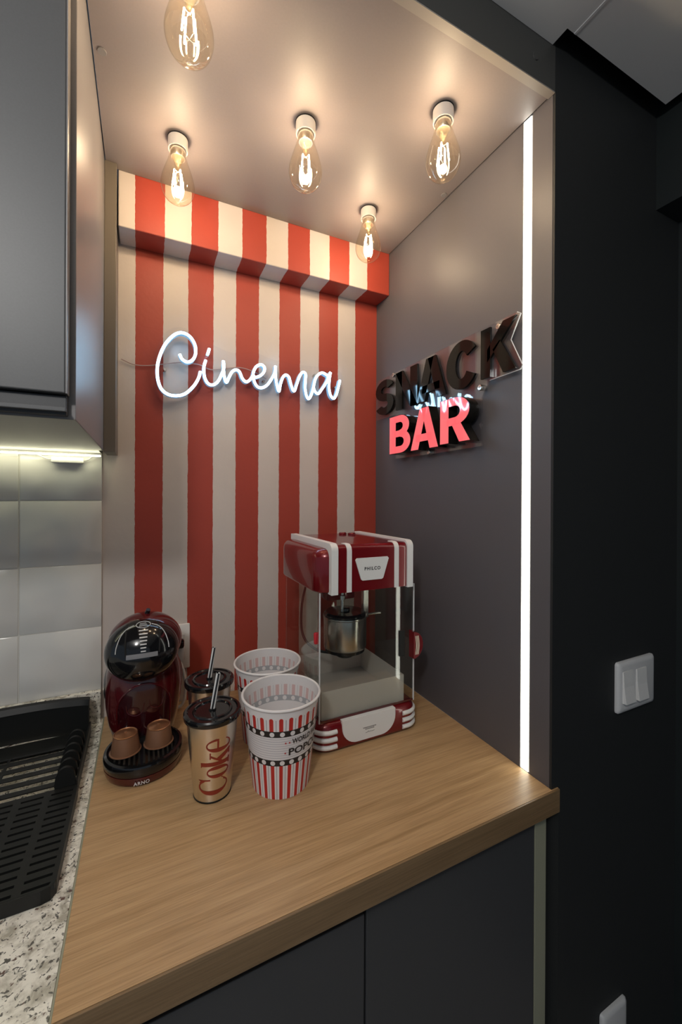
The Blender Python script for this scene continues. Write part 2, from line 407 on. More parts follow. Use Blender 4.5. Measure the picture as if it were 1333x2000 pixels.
# ------------------------------------------------------------------ setting: walls, ceilings, floor
ZC, BD, ZB, FY, ZW = 1.207, 0.071, 1.088, -0.596, 1.284   # niche ceiling, beam depth, beam bottom, front plane, room ceiling
XL = -0.719
struct(obj('wall_back', bx(-0.7235, 0.02, 0.0, 0.06, -0.9, 1.35), 'stripes'))
struct(obj('trim_1', bx(-0.69, 0.0, -BD, 0.001, ZB, ZC + 0.03, bev=0.002), 'stripes'))
wt = struct(obj('wall_left', bx(-2.2, -0.7237, -0.0066, 0.06, -0.9, 1.35), 'grout'))
tile_me = None
for c in range(4):
    for r in range(4):
        z1 = 0.637 - r * 0.1423; x1 = -0.7235 - c * 0.1515
        if tile_me is None:
            t = obj('tile', bx(-0.1498, 0, -0.008, 0.0005, -0.1408, 0, bev=0.0018), 'tile', smooth=True)
            tile_me = t.data
        else:
            t = bpy.data.objects.new('tile', tile_me); COL.objects.link(t)
        t.parent = wt; t.location = (x1, 0, z1 - 0.0008)
        t.rotation_euler = (random.uniform(-.004, .004), 0, random.uniform(-.004, .004))
wr_ = bmesh.new(); box(wr_, 0.0190, 0.42, FY, -0.40, -0.9, 1.36); box(wr_, 0.0003, 0.0192, FY, FY + 0.004, 0.0003, 1.36)
struct(obj('wall_right', wr_, 'darkwall'))
struct(obj('wall_side', bx(0.312, 0.50, -3.4, FY + 0.0005, 1.100, 1.36), 'sidewall'))
d1 = struct(obj('door_1', bx(0.400, 0.46, -3.4, FY + 0.0005, -0.9, 1.100), 'sidewall'))
c = bmesh.new()
box(c, -2.6, -0.0085, -3.4, FY - 0.0005, ZW, ZW + 0.05); box(c, -0.0085, 0.288, -3.4, -0.6235, ZW, ZW + 0.05)
cl = struct(obj('ceiling', c, 'ceilwhite'))
obj('shadow_gap', bx(-0.02, 0.33, -3.4, -0.58, ZW + 0.051, ZW + 0.07), 'gapblack', cl)
obj('plaster_joint', bx(0.0085, 0.0125, -2.0, -0.6236, ZW - 0.0008, ZW), 'ceilwhite', cl)
struct(obj('floor', bx(-2.6, 0.5, -3.4, 0.06, -0.94, -0.90), 'floor'))

# ------------------------------------------------------------------ niche joinery
o = thing('side_panel', 'tall matte grey panel on the right of the niche, holding the snack bar sign', 'panel', (0.01, -0.3, 0.0))
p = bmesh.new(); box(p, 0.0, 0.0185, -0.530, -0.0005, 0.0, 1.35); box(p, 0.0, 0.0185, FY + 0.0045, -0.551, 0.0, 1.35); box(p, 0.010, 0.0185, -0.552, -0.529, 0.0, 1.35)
obj('board', p, 'panel', o)
o = thing('led_strip', 'upright white light strip recessed in the grey niche side panel', 'light strip', (0.003, -0.541, 0.0))
obj('diffuser', bx(-0.0005, 0.0060, -0.5485, -0.5325, 0.0015, ZC - 0.001), 'led', o)
pf = bmesh.new(); box(pf, 0.0005, 0.0095, -0.5505, -0.5488, 0.0015, ZC - 0.001); box(pf, 0.0005, 0.0095, -0.5322, -0.5305, 0.0015, ZC - 0.001); box(pf, 0.0064, 0.0095, -0.5486, -0.5324, 0.0015, ZC - 0.001)
obj('profile', pf, 'white', o)
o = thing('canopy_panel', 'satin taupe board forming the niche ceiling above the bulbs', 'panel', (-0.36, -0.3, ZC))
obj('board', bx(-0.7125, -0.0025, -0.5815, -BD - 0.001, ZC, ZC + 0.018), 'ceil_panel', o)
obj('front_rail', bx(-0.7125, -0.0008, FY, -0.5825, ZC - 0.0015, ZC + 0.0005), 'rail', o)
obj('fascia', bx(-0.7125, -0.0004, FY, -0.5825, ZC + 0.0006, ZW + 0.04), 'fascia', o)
for x, y in ((-0.700, -0.325), (-0.013, -0.323)):
    obj('screw_cap', lathe(bmesh.new(), (x, y, ZC), [(0.0062, -0.0012), (0.0066, -0.0006), (0.0066, 0.0005)], 20), 'cab', o)
q = bmesh.new(); lathe(q, (0, 0, 0), [(0.0066, 0), (0.0062, 0.0012)], 20)
for v in q.verts: v.co = Vector((-0.050 + v.co.x, FY - v.co.z, 1.245 + v.co.y))
obj('screw_cap', q, 'fascia', o)

# upper cabinet on the left
o = thing('upper_cabinet', 'grey wall cabinet above the white tiles, top left', 'cabinet', (-1.0, -0.24, 0.60))
b = bmesh.new(); box(b, -1.45, -0.7145, -0.4705, -0.085, 0.600, 1.40, bev=0.0008); box(b, -1.45, -0.7240, -0.0855, -0.0095, 0.600, 1.40)
obj('body', b, 'cab', o)
dr = obj('door', bx(-1.45, -0.7225, -0.4905, -0.4715, 0.628, 1.40, bev=0.0015), 'door', o)
obj('edge_band', bx(-0.7224, -0.7210, -0.4905, -0.4715, 0.628, 1.40), 'cab', dr)
obj('finger_pull', bx(-1.45, -0.7225, -0.4815, -0.4708, 0.603, 0.6265, bev=0.001), 'lowdoor', o)
obj('pull_lip', bx(-1.45, -0.7225, -0.4885, -0.4816, 0.6065, 0.6115, bev=0.0008), 'door', o)
o = thing('filler_strip', 'narrow taupe strip between the wall cabinet and the striped wall', 'trim', (-0.70, -0.05, 0.598))
obj('board', bx(-0.7143, -0.6925, -0.0900, -0.0715, 0.598, ZC - 0.0005, bev=0.0006), 'filler', o)
obj('return', bx(-0.7140, -0.6930, -0.0713, -0.0005, 0.598, ZB - 0.0005), 'filler', o)
o = thing('under_cabinet_light', 'thin glowing light strip under the wall cabinet above the tiles', 'light strip', (-1.0, -0.02, 0.596))
obj('strip', bx(-1.44, -0.7245, -0.0360, -0.0280, 0.5915, 0.5945), 'ledw', o)
dv = bmesh.new(); box(dv, -0.817, -0.757, -0.0230, -0.0092, 0.576, 0.5885, bev=0.003)
o = thing('led_driver', 'small white driver box hanging under the wall cabinet light strip', 'driver', (-0.787, -0.029, 0.578))
obj('case', dv, 'white', o, True)
tb = bmesh.new(); tube(tb, smooth_path([(-0.7575, -0.016, 0.583), (-0.748, -0.018, 0.586), (-0.740, -0.024, 0.5925), (-0.728, -0.0265, 0.5945)]), 0.0014, 6)
obj('lead', tb, 'white', o, True)
tb = bmesh.new(); tube(tb, smooth_path([(-0.8165, -0.016, 0.583), (-0.826, -0.018, 0.585), (-0.84, -0.022, 0.592)]), 0.0014, 6)
obj('lead', tb, 'white', o, True)

# counters
o = thing('worktop', 'light oak laminate worktop under the popcorn machine', 'worktop', (-0.35, -0.3, -0.04))
obj('slab', bx(-0.7165, -0.0003, -0.598, -0.0008, -0.040, 0.0), 'wood', o)
obj('nose', bx(-0.7165, 0.0150, -0.6015, -0.5985, -0.040, 0.0, bev=0.0006), 'wood_shaded', o)  # same oak as the slab, darkened to paint in the shade on the front edge
obj('corner_overhang', bx(-0.0002, 0.0150, -0.5984, FY - 0.0003, -0.040, 0.0), 'wood', o)
obj('end_band', bx(-0.7188, -0.7167, -0.6015, -0.0008, -0.039, -0.0003), 'olive', o)
o = thing('granite_worktop', 'speckled white granite worktop with low upstand under the black dish rack', 'worktop', (-1.2, -0.3, -0.03))
obj('slab', bx(-1.8, -0.7192, -0.62, -0.001, -0.035, -0.0005), 'granite', o)
obj('upstand', bx(-1.8, -0.7235, -0.022, -0.0085, -0.0005, 0.0695, bev=0.001), 'granite', o)
o = thing('base_cabinet', 'graphite two-door base cabinet under the oak worktop', 'cabinet', (-0.36, -0.3, -0.9))
obj('body', bx(-0.716, -0.026, -0.560, -0.02, -0.86, -0.0405), 'gapblack', o)
obj('end_panel', bx(-0.0195, 0.0085, -0.580, -0.02, -0.895, -0.0405, bev=0.0006), 'olive', o)
obj('door', bx(-0.3585, -0.0215, -0.5800, -0.5610, -0.84, -0.0645, bev=0.0012), 'lowdoor', o)
obj('door', bx(-0.7160, -0.3615, -0.5800, -0.5610, -0.84, -0.0700, bev=0.0012), 'lowdoor', o)
obj('plinth', bx(-0.716, -0.026, -0.54, -0.52, -0.899, -0.861), 'lowdoor', o)
o = thing('sink_cabinet', 'graphite base cabinet carrying the granite worktop', 'cabinet', (-1.2, -0.3, -0.9))
obj('body', bx(-1.78, -0.7185, -0.560, -0.02, -0.899, -0.0355), 'lowdoor', o)
obj('door', bx(-1.30, -0.7210, -0.5800, -0.5610, -0.84, -0.0700, bev=0.0012), 'lowdoor', o)

# ------------------------------------------------------------------ filament bulbs
BULBS = [(-0.580, -0.209, 'amber filament bulb over the left end of the striped beam'),
         (-0.367, -0.352, 'amber filament bulb hanging in the middle of the five'),
         (-0.152, -0.485, 'amber filament bulb nearest the top of the upright light strip'),
         (-0.146, -0.203, 'amber filament bulb over the right end of the striped beam'),
         (-0.586, -0.496, 'amber filament bulb cut off by the top edge of the photo')]
def make_bulb(x, y, label):
    z = ZC; o = thing('filament_bulb', label, 'light bulb', (x, y, z), 'filament bulbs under the niche ceiling')
    obj('rosette', lathe(bmesh.new(), (x, y, z), [(0.0190, -0.0018), (0.0194, -0.0005), (0.0188, -0.0002)], 32), 'gapblack', o, True)
    obj('socket', lathe(bmesh.new(), (x, y, z), [(0.0155, -0.0225), (0.0178, -0.0235), (0.0185, -0.022), (0.0185, -0.0019)], 32), 'pinkcap', o, True)
    obj('cap', lathe(bmesh.new(), (x, y, z), [(0.0128, -0.038), (0.0142, -0.034), (0.0142, -0.0236)], 28), 'silver', o, True)
    prof = []
    pts = [(0.0002, -0.1265), (0.010, -0.1248), (0.019, -0.1195), (0.0262, -0.1115), (0.0302, -0.1010), (0.0312, -0.0915), (0.0298, -0.0810), (0.0265, -0.0690), (0.0222, -0.0560), (0.0182, -0.0440), (0.0160, -0.0340), (0.0152, -0.0290)]
    sp = smooth_path([(a, 0, b) for a, b in pts], 4)
    obj('glass', lathe(bmesh.new(), (x, y, z), [(v.x, v.z) for v in sp], 36, cap=False), 'bulbglass', o, 'all')
    st = lathe(bmesh.new(), (x, y, z), [(0.0115, -0.0383), (0.0075, -0.0450), (0.0045, -0.0540), (0.0030, -0.0640), (0.0032, -0.0660), (0.0005, -0.0665)], 16, cap=False)
    obj('stem', st, 'bulbstem', o, True)
    for k in range(4):
        a = 2 * PI * k / 4 + 0.5; r0, r1 = 0.0078, 0.0112
        f = tube(bmesh.new(), [(x + r0 * math.cos(a), y + r0 * math.sin(a), z - 0.0640), (x + r1 * math.cos(a), y + r1 * math.sin(a), z - 0.0960)], 0.0012, 6)
        obj('filament', f, 'filament', o, True)
    wr = bmesh.new()
    for k in range(4):
        a = 2 * PI * k / 4 + 0.5
        tube(wr, [(x, y, z - 0.0645), (x + 0.0078 * math.cos(a), y + 0.0078 * math.sin(a), z - 0.0638)], 0.0004, 5)
        tube(wr, [(x + 0.0112 * math.cos(a), y + 0.0112 * math.sin(a), z - 0.0962), (x, y, z - 0.0985)], 0.0004, 5)
    k_ = obj('lead_wire', wr, 'chrome', o); k_['kind'] = 'stuff'
    return o
def bulb_light(x, y):
    l = bpy.data.lights.new('bulb_glow', 'POINT'); l.energy = BULB_W; l.color = BULB_C; l.shadow_soft_size = 0.009
    lo = bpy.data.objects.new('bulb_glow', l); COL.objects.link(lo); lo.location = (x, y, ZC - 0.080)
b0 = make_bulb(*BULBS[0]); bulb_light(*BULBS[0][:2])
for x, y, lab in BULBS[1:]:
    c = copy_tree(b0); c.location = (x, y, ZC); c['label'] = lab; bulb_light(x, y)

# ------------------------------------------------------------------ neon word on the striped wall
NP = 790.53
def ray_on_back(px, py, yv):
    d = fw * 1.0 + r2 * ((px - 663.76) / NP) + u2 * ((970.29 - py) / NP)
    t = (yv - CAM.y) / d.y; return CAM + d * t
def ca(pts): return [ray_on_back(290 + x / 6.348, 630 + y / 6.348, -0.027) for x, y in pts]
def cb(pts): return [ray_on_back(470 + x / 6.348, 670 + y / 6.348, -0.027) for x, y in pts]
NEON = [
    ca([(388, 392), (420, 455), (488, 490), (556, 455), (588, 370), (572, 260), (505, 165), (408, 126), (312, 160), (215, 262), (147, 400), (112, 550), (117, 700), (160, 820), (240, 888), (350, 908), (460, 880), (560, 790), (622, 690), (646, 605)]),
    ca([(757, 322), (736, 392)]),
    ca([(713, 466), (690, 550), (696, 670), (738, 752), (800, 773), (862, 732), (908, 645), (936, 560), (930, 475), (934, 600), (950, 705), (972, 740), (1000, 680), (1040, 610), (1090, 586), (1132, 612), (1165, 690), (1212, 735), (1262, 708), (1300, 655)])
    + cb([(180, 425), (245, 405), (290, 360), (300, 310), (275, 275), (235, 270), (188, 302), (158, 380), (168, 465), (205, 535), (258, 556), (325, 525), (380, 455), (424, 370), (434, 285)]),
    cb([(434, 285), (436, 400), (452, 520), (478, 600), (498, 505), (530, 420), (567, 396), (602, 425), (625, 505), (650, 580), (672, 590), (700, 510), (735, 410), (773, 362), (808, 385), (806, 470), (803, 565), (820, 655), (845, 692), (880, 640), (906, 545), (932, 440), (972, 386), (1022, 370), (1080, 402)]),
    cb([(906, 545), (926, 602), (965, 628), (1010, 572), (1070, 480), (1116, 365), (1105, 450), (1100, 560), (1120, 650), (1157, 688), (1190, 640), (1215, 550), (1234, 462)])]
o = thing('neon_sign', 'white-blue glowing neon script reading Cinema on the striped wall', 'neon sign', (-0.37, -0.01, 0.74))
nb, nl = bmesh.new(), bmesh.new()
for st in NEON:
    sp = smooth_path(st, 6)
    tube(nl, sp, 0.0031, 8)
    # silicone body behind the lit face
    m = len(sp); L, Rr = [], []
    for i in range(m):
        t = (sp[min(i + 1, m - 1)] - sp[max(i - 1, 0)]); t.y = 0; t.normalize(); n = Vector((-t.z, 0, t.x)) * 0.0034
        L.append((nb.verts.new(sp[i] + n), nb.verts.new(sp[i] + n + Vector((0, 0.0135, 0))))); Rr.append((nb.verts.new(sp[i] - n), nb.verts.new(sp[i] - n + Vector((0, 0.0135, 0)))))
    for i in range(m - 1):
        nb.faces.new((L[i][0], L[i + 1][0], L[i + 1][1], L[i][1])); nb.faces.new((Rr[i][0], Rr[i][1], Rr[i + 1][1], Rr[i + 1][0])); nb.faces.new((L[i][1], L[i + 1][1], Rr[i + 1][1], Rr[i][1]))
obj('neon_tube', nl, 'neon', o, True); obj('silicone_body', nb, 'neonbody', o, True)
# clear acrylic back plate that follows the word
def cbk(px, py): return ray_on_back(px, py, -0.0125)
outl = [(300, 760), (318, 785), (350, 786), (385, 768), (402, 752), (420, 762), (446, 756), (470, 756), (520, 770), (560, 776), (590, 785), (625, 792), (650, 790), (668, 750), (660, 722), (600, 715), (540, 705), (500, 690), (455, 690), (418, 675), (395, 668), (370, 645), (340, 640), (315, 660), (299, 705)]
pb = bmesh.new(); P3 = smooth_path([cbk(*q) for q in outl], 3, True)
prism(pb, [(v.x, v.z) for v in P3], lambda u, v, w_: (u, w_, v), -0.0130, -0.0100)
obj('back_plate', pb, 'backplate', o)
for px, py in ((322, 722), (515, 745), (615, 733), (655, 757)):
    v = cbk(px, py); sb = bmesh.new(); lathe(sb, (0, 0, 0), [(0.0038, 0), (0.0038, 0.0120), (0.0030, 0.0148)], 14)
    for k in sb.verts: k.co = Vector((v.x + k.co.x, -0.0008 - k.co.z, v.z + k.co.y))
    obj('standoff', sb, 'chrome', o, True)
wp = [ray_on_back(x, y, -0.005) for x, y in ((237, 701), (262, 712), (290, 714), (322, 711), (352, 708), (388, 712), (412, 722), (440, 720), (470, 718), (500, 728), (520, 740))]
obj('supply_wire', tube(bmesh.new(), smooth_path(wp, 5), 0.0012, 6), 'cable', o, True)

# ------------------------------------------------------------------ snack bar sign on the right panel
o = thing('snack_bar_sign', 'acrylic sign with black SNACK letters over lit coral BAR letters', 'sign', (-0.001, -0.30, 0.62))
def onx(xf):
    def f(y0, y1, z0, z1): return lambda u, v, w_: (w_, y0 + (y1 - y0) * u, z0 + (z1 - z0) * v)
    return f
for ch, y0, y1, z0, z1 in (('S', -0.027, -0.122, 0.742, 0.841), ('N', -0.133, -0.230, 0.742, 0.843), ('A', -0.228, -0.338, 0.742, 0.843), ('C', -0.339, -0.436, 0.741, 0.846), ('K', -0.444, -0.531, 0.747, 0.846)):
    q = bmesh.new()
    for pl in GL[ch]: prism(q, pl, onx(0)(y0, y1, z0, z1), -0.0124, -0.0175)
    obj('letter_' + ch.lower(), q, 'sign', o)
for ch, y0, y1, z0, z1 in (('B', -0.135, -0.230, 0.621, 0.719), ('A', -0.232, -0.336, 0.621, 0.719), ('R', -0.343, -0.436, 0.624, 0.720)):
    q = bmesh.new()
    for pl in GL[ch]: prism(q, pl, onx(0)(y0 + 0.0012, y1 - 0.0012, z0 - 0.0012, z1 + 0.0012), -0.0125, -0.0370)
    lt = obj('letter_' + ch.lower(), q, 'sign', o)
    q = bmesh.new()
    for pl in GL[ch]: flat(q, [pl], lambda u, v, f=onx(0)(y0, y1, z0, z1): f(u, v, -0.0376))
    fo = obj('lit_face', q, 'bar', lt); fo['label'] = 'coral lit face of the letter'
# clear backing board with its notched right end
ac = [(-0.020, 0.733), (-0.020, 0.842), (-0.030, 0.849), (-0.30, 0.851), (-0.528, 0.853), (-0.536, 0.848), (-0.514, 0.806), (-0.541, 0.750), (-0.536, 0.744), (-0.462, 0.742), (-0.452, 0.726), (-0.442, 0.712), (-0.442, 0.612), (-0.30, 0.610), (-0.125, 0.611), (-0.122, 0.733)]
q = bmesh.new(); prism(q, ac, lambda u, v, w_: (w_, u, v), -0.0085, -0.0122); obj('backing_board', q, 'acrylic', o)
et = bmesh.new(); tube(et, [(-0.0104, y, z) for y, z in ac[4:10]], 0.0010, 6); obj('polished_edge', et, 'whitegrey', o, True)
for y, z in ((-0.487, 0.8405), (-0.117, 0.8445), (-0.440, 0.7325), (-0.274, 0.6155)):
    q = bmesh.new(); lathe(q, (0, 0, 0), [(0.0062, 0), (0.0062, 0.013), (0.0052, 0.0155), (0.0022, 0.0158), (0.0020, 0.0148)], 16)
    for k in q.verts: k.co = Vector((-0.0008 - k.co.z, y + k.co.x, z + k.co.y))
    obj('standoff', q, 'chrome', o, True)

# ------------------------------------------------------------------ switch plates
def plate(name, label, x0, x1, z0, z1, rock):
    o = thing(name, label, 'switch', ((x0 + x1) / 2, FY - 0.0005, z0))
    q = bmesh.new(); cx, cz, hx, hz = (x0 + x1) / 2, (z0 + z1) / 2, (x1 - x0) / 2, (z1 - z0) / 2
    for s, yy in ((1.0, 0.0005), (1.0, 0.006), (0.97, 0.0085), (0.90, 0.0100)): pass
    layers = []
    for s, yy in ((0.0, 0.0005), (0.0, 0.0045), (0.0025, 0.0075), (0.008, 0.0092)):
        layers.append(([(cx + a, cz + b) for a, b in rrect(hx - s, hz - s, 0.006)], yy))
    loft(q, layers)
    for v in q.verts: v.co = Vector((v.co.x, FY - v.co.z, v.co.y))
    obj('plate', q, 'whitegrey', o, 50)
    for a0, a1, b0, b1 in rock:
        q = bmesh.new(); prism(q, [(b0, 0.0090), (b0, 0.0165), ((b0 + b1) / 2, 0.0125), (b1, 0.0110), (b1, 0.0090)], lambda u, v, w_: (w_, FY - v, u), a0, a1)
        obj('rocker', q, 'white', o)
    return o
plate('switch_plate', 'white double light switch on the dark wall beside the worktop', 0.179, 0.302, 0.091, 0.189, ((0.190, 0.222, 0.112, 0.172), (0.234, 0.266, 0.110, 0.170)))
plate('outlet_plate', 'white wall plate low on the dark wall, cut by the bottom edge', 0.138, 0.214, -0.585, -0.466, ((0.166, 0.188, -0.545, -0.505),))

# wall socket behind the coffee machine
o = thing('wall_socket', 'white wall socket behind the coffee machine', 'socket', (-0.575, -0.001, 0.083))
obj('plate', bx(-0.614, -0.5345, -0.009, -0.0006, 0.083, 0.192, bev=0.003), 'white', o, True)
obj('socket_face', bx(-0.600, -0.548, -0.0115, -0.0088, 0.108, 0.168, bev=0.001), 'whitegrey', o)
o = thing('power_plug', 'white plug pushed into the wall socket beside the coffee machine', 'plug', (-0.560, -0.03, 0.11))
obj('adapter', bx(-0.585, -0.5495, -0.045, -0.0118, 0.112, 0.160, bev=0.006), 'white', o, True)
obj('plug_body', bx(-0.582, -0.5520, -0.062, -0.0455, 0.150, 0.172, bev=0.005), 'black', o, True)
obj('cord', tube(bmesh.new(), smooth_path([(-0.560, -0.050, 0.115), (-0.552, -0.052, 0.09), (-0.548, -0.050, 0.05), (-0.556, -0.045, 0.012), (-0.585, -0.040, 0.006)], 6), 0.0035, 8), 'white', o, True)

# ------------------------------------------------------------------ popcorn machine
PX, PYF, PYB, PH = -0.2140, -0.343, -0.105, 0.121      # centre x, front, back, half width
PYC = (PYF + PYB) / 2; PHY = (PYB - PYF) / 2
o = thing('popcorn_machine', 'red retro tabletop popcorn machine with clear glass box', 'popcorn machine', (PX, PYC, 0.0))
rr = lambda hx, hy, r, cy=PYC: rrect(hx, hy, r, 7, PX, cy)
q = loft(bmesh.new(), [(rr(PH - .006, PHY - .006, .026), 0.0005), (rr(PH - .001, PHY - .001, .030), 0.004), (rr(PH, PHY, .031), 0.010), (rr(PH, PHY, .031), 0.046), (rr(PH - .003, PHY - .003, .030), 0.0535), (rr(PH - .009, PHY - .009, .026), 0.0575), (rr(PH - .016, PHY - .016, .022), 0.0580)])
base = obj('base', q, 'red', o, 50)
# white front plate, rounded at its lower corners
pl = [(-0.0665, 0.0585), (0.0585, 0.0585)] + [(0.0585 - 0.034 + 0.034 * math.cos(a), 0.0445 + 0.034 * math.sin(a)) for a in [-PI / 2 * k / 8 for k in range(0, 9)]] + [(-0.0665 + 0.034 + 0.034 * math.cos(a), 0.0445 + 0.034 * math.sin(a)) for a in [-PI / 2 - PI / 2 * k / 8 for k in range(0, 9)]]
fp = obj('front_plate', prism(bmesh.new(), pl, lambda u, v, w_: (PX + u, w_, v), PYF - 0.0025, PYF + 0.008), 'white', base)
t = bmesh.new()   # print too small to read in the photograph: two rows of fine dark marks and a pen-like stroke
for n_, x0_, z_ in ((13, -0.0155, 0.0330), (9, -0.0105, 0.0298)):
    for k in range(n_): flat(t, [R4(0, 0, 0.0015, 0.0021)], lambda u, v: (PX - 0.004 + x0_ + 0.0024 * k + u, PYF - 0.0027, z_ + v))
tube(t, smooth_path([(PX - 0.014, PYF - 0.0027, 0.0235), (PX - 0.009, PYF - 0.0027, 0.0242), (PX - 0.007, PYF - 0.0027, 0.0262), (PX - 0.006, PYF - 0.0027, 0.0238), (PX - 0.002, PYF - 0.0027, 0.0248), (PX + 0.001, PYF - 0.0027, 0.0240), (PX + 0.007, PYF - 0.0027, 0.0246)], 4), 0.0003, 5)
k_ = obj('fine_print', t, 'blackprint', fp); k_['kind'] = 'stuff'
# three white ribs wrapped round each front corner
def front_corner(sgn, inner, depth):
    pts = [(PX + sgn * inner, PYF)]
    r_ = 0.031
    for k in range(9):
        a = PI / 2 * k / 8
        pts.append((PX + sgn * (PH - r_ + r_ * math.sin(a)), PYF + r_ - r_ * math.cos(a)))
    pts.append((PX + sgn * PH, PYF + r_ + depth))
    return pts
for sgn in (-1, 1):
    for z in (0.0410, 0.0265, 0.0120):
        q = tube(bmesh.new(), [(x, y, z) for x, y in front_corner(sgn, 0.078, 0.012)], 0.0046, 10)
        obj('corner_rib', q, 'white', base, True)
# head
HZ0, HZ1 = 0.3170, 0.4050
q = loft(bmesh.new(), [(rr(PH - .002, PHY - .002, .030), HZ0), (rr(PH, PHY, .031), HZ0 + .003), (rr(PH, PHY, .031), 0.3850), (rr(PH - .002, PHY - .002, .030), 0.3925), (rr(PH - .007, PHY - .007, .027), 0.3990), (rr(PH - .015, PHY - .015, .021), 0.4020), (rr(PH - .030, PHY - .030, .010), 0.4030)])
head = obj('head', q, 'red', o, 50)
yf = PYF - 0.007
prof = [(yf, HZ0 - .001), (yf, 0.398)] + [(yf + 0.012 - 0.012 * math.cos(a), 0.398 + 0.012 * math.sin(a)) for a in [PI / 2 * k / 6 for k in range(1, 7)]] + [(PYB - .01, 0.410), (PYB - .01, HZ0 - .001)]
q = prism(bmesh.new(), prof, lambda u, v, w_: (PX + w_, u, v), -0.083, 0.083)
obj('centre_block', q, 'red', head, 50)
def band(x0, x1, proud, zbot, yback, ztop=0.410):
    out, inn = [], []
    y0, R = yf - proud, 0.014
    out = [(y0, zbot), (y0, ztop + proud - R)] + [(y0 + R - R * math.cos(a), ztop + proud - R + R * math.sin(a)) for a in [PI / 2 * k / 6 for k in range(1, 7)]] + [(yback, ztop + proud), (yback, ztop - 0.010), (yf + 0.02, ztop - 0.010), (yf + 0.012, zbot)]
    return prism(bmesh.new(), out, lambda u, v, w_: (PX + w_, u, v), x0, x1)
for s in (-1, 1):
    obj('white_fin', band(s * 0.089 - 0.0072, s * 0.089 + 0.0072, 0.0040, HZ0 - 0.003, PYB - 0.008), 'white', head, 50)
    obj('white_stripe', band(s * 0.0560 - 0.0053, s * 0.0560 + 0.0053, 0.0016, HZ0 - 0.001, yf + 0.026), 'white', head, 50)
bpts = [(-0.0405, 0.3790), (-0.0375, 0.3825), (0.0345, 0.3825), (0.0375, 0.3790), (0.0245, 0.3395), (0.0210, 0.3370), (-0.0240, 0.3370), (-0.0275, 0.3395)]
bd = obj('badge', prism(bmesh.new(), bpts, lambda u, v, w_: (PX - 0.002 + u, w_, v), yf - 0.0024, yf + 0.001), 'white', head)
pol, wd = text2d('PHILCO', 0.03, 1.25)
obj('lettering', flat(bmesh.new(), pol, lambda u, v: (PX - 0.0035 + (u - wd / 2) * 0.0070, yf - 0.0027, 0.3570 + v * 0.0070)), 'blackprint', bd)
for x, y in ((PX + 0.028, PYB - 0.045), (PX + 0.045, PYB - 0.062)):
    obj('switch_button', lathe(bmesh.new(), (x, y, 0.410), [(0.0095, 0), (0.0095, 0.004), (0.0075, 0.006)], 20), 'red', head, True)
# clear box
G0, G1 = 0.0582, 0.3168
gx, gf, gb = PH - 0.010, PYF + 0.010, PYB - 0.012
def pane(name, *a): return obj(name, bx(*a), 'pane', o)
pane('front_pane', PX - gx, PX + gx, gf, gf + 0.002, G0, G1)
pane('side_pane', PX - gx, PX - gx + 0.002, gf + 0.0022, gb, G0, G1)
pane('side_pane', PX + gx - 0.002, PX + gx, gf + 0.0022, gb, G0, G1)
pane('rear_pane', PX - gx + 0.0022, PX + gx - 0.0022, gb - 0.002, gb, G0, G1)
for s in (-1, 1):
    q = bmesh.new(); prism(q, [(-0.0012, -0.0012), (0.0012, -0.0012), (0.0012, 0.0012), (-0.0012, 0.0012)], lambda u, v, w_: (PX + s * (gx + 0.0014) + u, gf - 0.0014 + v, w_), G0 + 0.001, G1 - 0.001)
    obj('edge_bead', q, 'whitegrey', o)
obj('door_rail', bx(PX - gx, PX + gx, gf - 0.0022, gf - 0.0002, G0 + 0.001, G0 + 0.0045), 'burg', o)
# tray
q = bmesh.new(); a0, a1, b0, b1, zt = PX - gx + .007, PX + gx - .018, gf + .007, gb - .012, 0.1150
for args in ((a0, a1, b0, b0 + .0015, 0.0600, zt), (a0, a1, b1 - .0015, b1, 0.0600, zt), (a0, a0 + .0015, b0 + .0016, b1 - .0016, 0.0600, zt), (a1 - .0015, a1, b0 + .0016, b1 - .0016, 0.0600, zt), (a0, a1, b0, b1, 0.0584, 0.0598)): box(q, *args)
obj('popcorn_tray', q, 'frost', o)
# kettle
kx, ky = PX - 0.002, -0.225
kt = obj('kettle', lathe(bmesh.new(), (kx, ky, 0), [(0.044, 0.1585), (0.0485, 0.1600), (0.0500, 0.1650), (0.0500, 0.2280), (0.0515, 0.2300), (0.0515, 0.2325), (0.0490, 0.2330)], 48), 'chrome', o, 35)
obj('lid', lathe(bmesh.new(), (kx, ky, 0), [(0.0485, 0.2332), (0.0490, 0.2370), (0.0440, 0.2410), (0.0120, 0.2425), (0.0110, 0.2480), (0.0060, 0.2490)], 40), 'black', kt, 35)
obj('foot', lathe(bmesh.new(), (kx, ky, 0), [(0.0200, 0.1380), (0.0215, 0.1400), (0.0215, 0.1500), (0.0460, 0.1520), (0.0465, 0.1583)], 36), 'black', kt, 35)
obj('drive_rod', lathe(bmesh.new(), (kx - 0.012, ky - 0.010, 0), [(0.0042, 0.2432), (0.0042, 0.2700), (0.0070, 0.2710), (0.0070, 0.2800), (0.0040, 0.2815), (0.0040, 0.3180)], 18), 'chrome', o, 35)
obj('motor_cover', bx(kx - 0.050, kx + 0.020, ky - 0.012, ky + 0.045, 0.2700, 0.3168, bev=0.004), 'red', o, True)
obj('hanger', bx(kx + 0.046, kx + 0.060, ky - 0.006, ky + 0.006, 0.2200, 0.3168, bev=0.001), 'chrome', o)
obj('tilt_arm', tube(bmesh.new(), [(kx + 0.0535, ky, 0.2260), (kx + 0.094, ky - 0.004, 0.2260)], 0.0030, 10), 'chrome', o, True)
